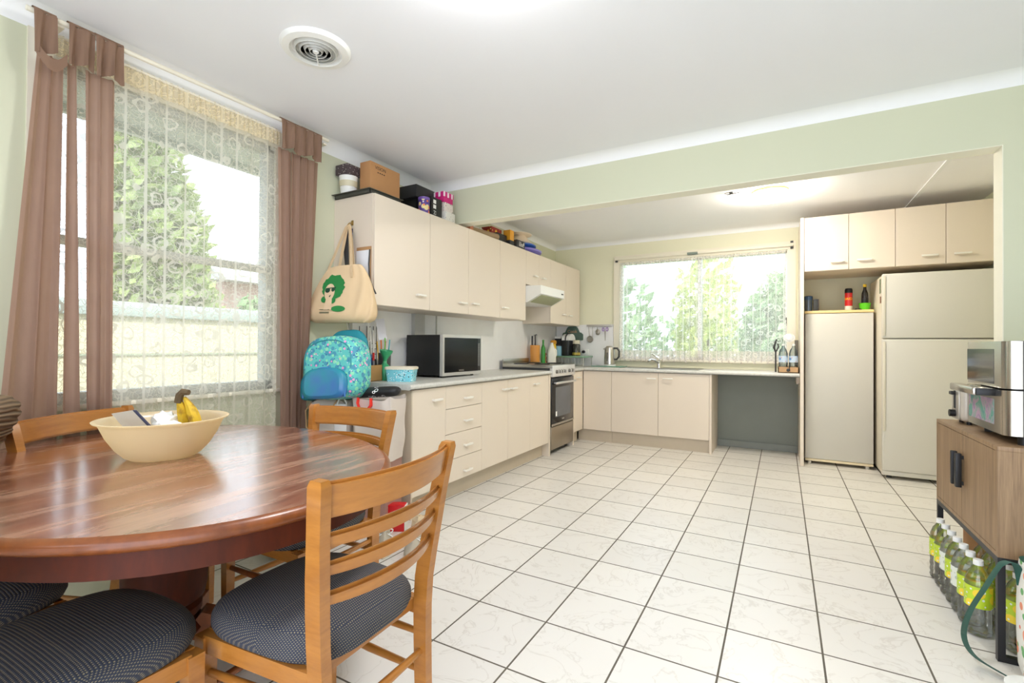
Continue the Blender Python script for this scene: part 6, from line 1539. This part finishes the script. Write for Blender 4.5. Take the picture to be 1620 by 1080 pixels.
shoe('left pale sneaker of the pair behind the slatted chair back', 0.76, 0.20, math.radians(-50))
shoe('right pale sneaker of the pair, nearer the bench corner', 0.945, 0.235, math.radians(-60))
e = E('red_paper_bag', 'red paper bag on the floor in front of the bench end', 'paper bag', (0.66, 0.47, 0))
b = MB(); b.X = Matrix.Translation((0.615, 0.45, 0)) @ Matrix.Rotation(0.5, 4, 'Z'); b.box(-0.06, 0.06, -0.035, 0.035, 0, 0.165, 0.004); b.build('bag_body', M['red'], e)
b = MB(); b.X = Matrix.Translation((0.615, 0.45, 0)) @ Matrix.Rotation(0.5, 4, 'Z'); b.box(0.06, 0.066, -0.035, 0.035, 0.0, 0.16, 0.002); b.build('bag_side', M['white'], e)
MB().bm(crumple((0.77, 0.50, 0.055), 0.06, 14, (1, 1, 0.9))).build('crumpled_paper_bag', plain('kraft_crumple', (222, 200, 164), 0.85, var=0.08), None, 'crumpled cream paper bag between the red bag and the bench', 'paper bag', ang=25)
MB().bm(crumple((0.30, -0.12, 0.15), 0.165, 21, (1.0, 0.8, 1))).build('rubbish_bag', plain('dark_grey_plastic_bag', (66, 74, 76), 0.3, var=0.2, vscale=8), None, 'dark plastic rubbish bag under the table by the wall', 'rubbish bag', ang=25)
MB().bm(crumple((0.335, -0.24, 0.34), 0.05, 23, (1, 0.8, 1.2))).build('orange_packet', plain('orange_packet', (240, 150, 50), 0.5), None, 'orange packet on the dark rubbish bag under the table', 'packet', ang=25)
# ------------------------------------------------------------------ light and camera
W = bpy.data.worlds.new('overcast_sky'); SC.world = W; W.use_nodes = True
t = W.node_tree; t.nodes.clear()
o = t.nodes.new('ShaderNodeOutputWorld'); bg = t.nodes.new('ShaderNodeBackground')
g = t.nodes.new('ShaderNodeNewGeometry'); sp = t.nodes.new('ShaderNodeSeparateXYZ'); tc = t.nodes.new('ShaderNodeTexCoord')
t.links.new(tc.outputs['Generated'], sp.inputs[0])
r = t.nodes.new('ShaderNodeValToRGB'); r.color_ramp.elements[0].position = 0.0; r.color_ramp.elements[0].color = lin((208, 216, 230)); r.color_ramp.elements[1].position = 0.6; r.color_ramp.elements[1].color = lin((222, 232, 250))
t.links.new(sp.outputs[2], r.inputs[0]); t.links.new(r.outputs[0], bg.inputs[0]); bg.inputs[1].default_value = 1.8
t.links.new(bg.outputs[0], o.inputs[0])
sun = bpy.data.lights.new('sun', 'SUN'); sun.energy = 3.0; sun.angle = 0.05; sun.color = (1.0, 0.95, 0.86)
so = bpy.data.objects.new('sun', sun); COL.objects.link(so); so.location = (6, 3, 9)
so.rotation_euler = Vector((-0.62, 0.25, -0.95)).to_track_quat('-Z', 'Y').to_euler()

def cam_rot(yaw, pitch, roll):
    cy, sy = math.cos(yaw), math.sin(yaw); cp, sp_ = math.cos(pitch), math.sin(pitch)
    f = Vector((-sy * cp, cy * cp, sp_)); r_ = Vector((cy, sy, 0)); u = r_.cross(f)
    cr, sr = math.cos(roll), math.sin(roll)
    R_, U_ = cr * r_ + sr * u, -sr * r_ + cr * u
    return Matrix(((R_.x, U_.x, -f.x), (R_.y, U_.y, -f.y), (R_.z, U_.z, -f.z)))
cd = bpy.data.cameras.new('camera'); cam = bpy.data.objects.new('camera', cd); COL.objects.link(cam)
cd.sensor_fit = 'HORIZONTAL'; cd.sensor_width = 36.0; cd.lens = 762.79 / 1620 * 36.0
cd.clip_start = 0.05; cd.clip_end = 100
cam.matrix_world = Matrix.Translation(((-0.409 + 8.6) / 3, -5.552 / 3, 3.4806 / 3)) @ cam_rot(0.5104, 0.0089, 0.0065).to_4x4()
SC.camera = cam
vs = SC.view_settings; vs.view_transform = 'Standard'; vs.look = 'None'; vs.gamma = 1.0; vs.use_curve_mapping = False; vs.exposure = 1.6
SC.cycles.max_bounces = 10; SC.cycles.diffuse_bounces = 6; SC.cycles.glossy_bounces = 4; SC.cycles.transmission_bounces = 6; SC.cycles.transparent_max_bounces = 16
SC.cycles.use_denoising = True
SC.cycles.sample_clamp_indirect = 6.0; SC.cycles.caustics_reflective = False; SC.cycles.caustics_refractive = False
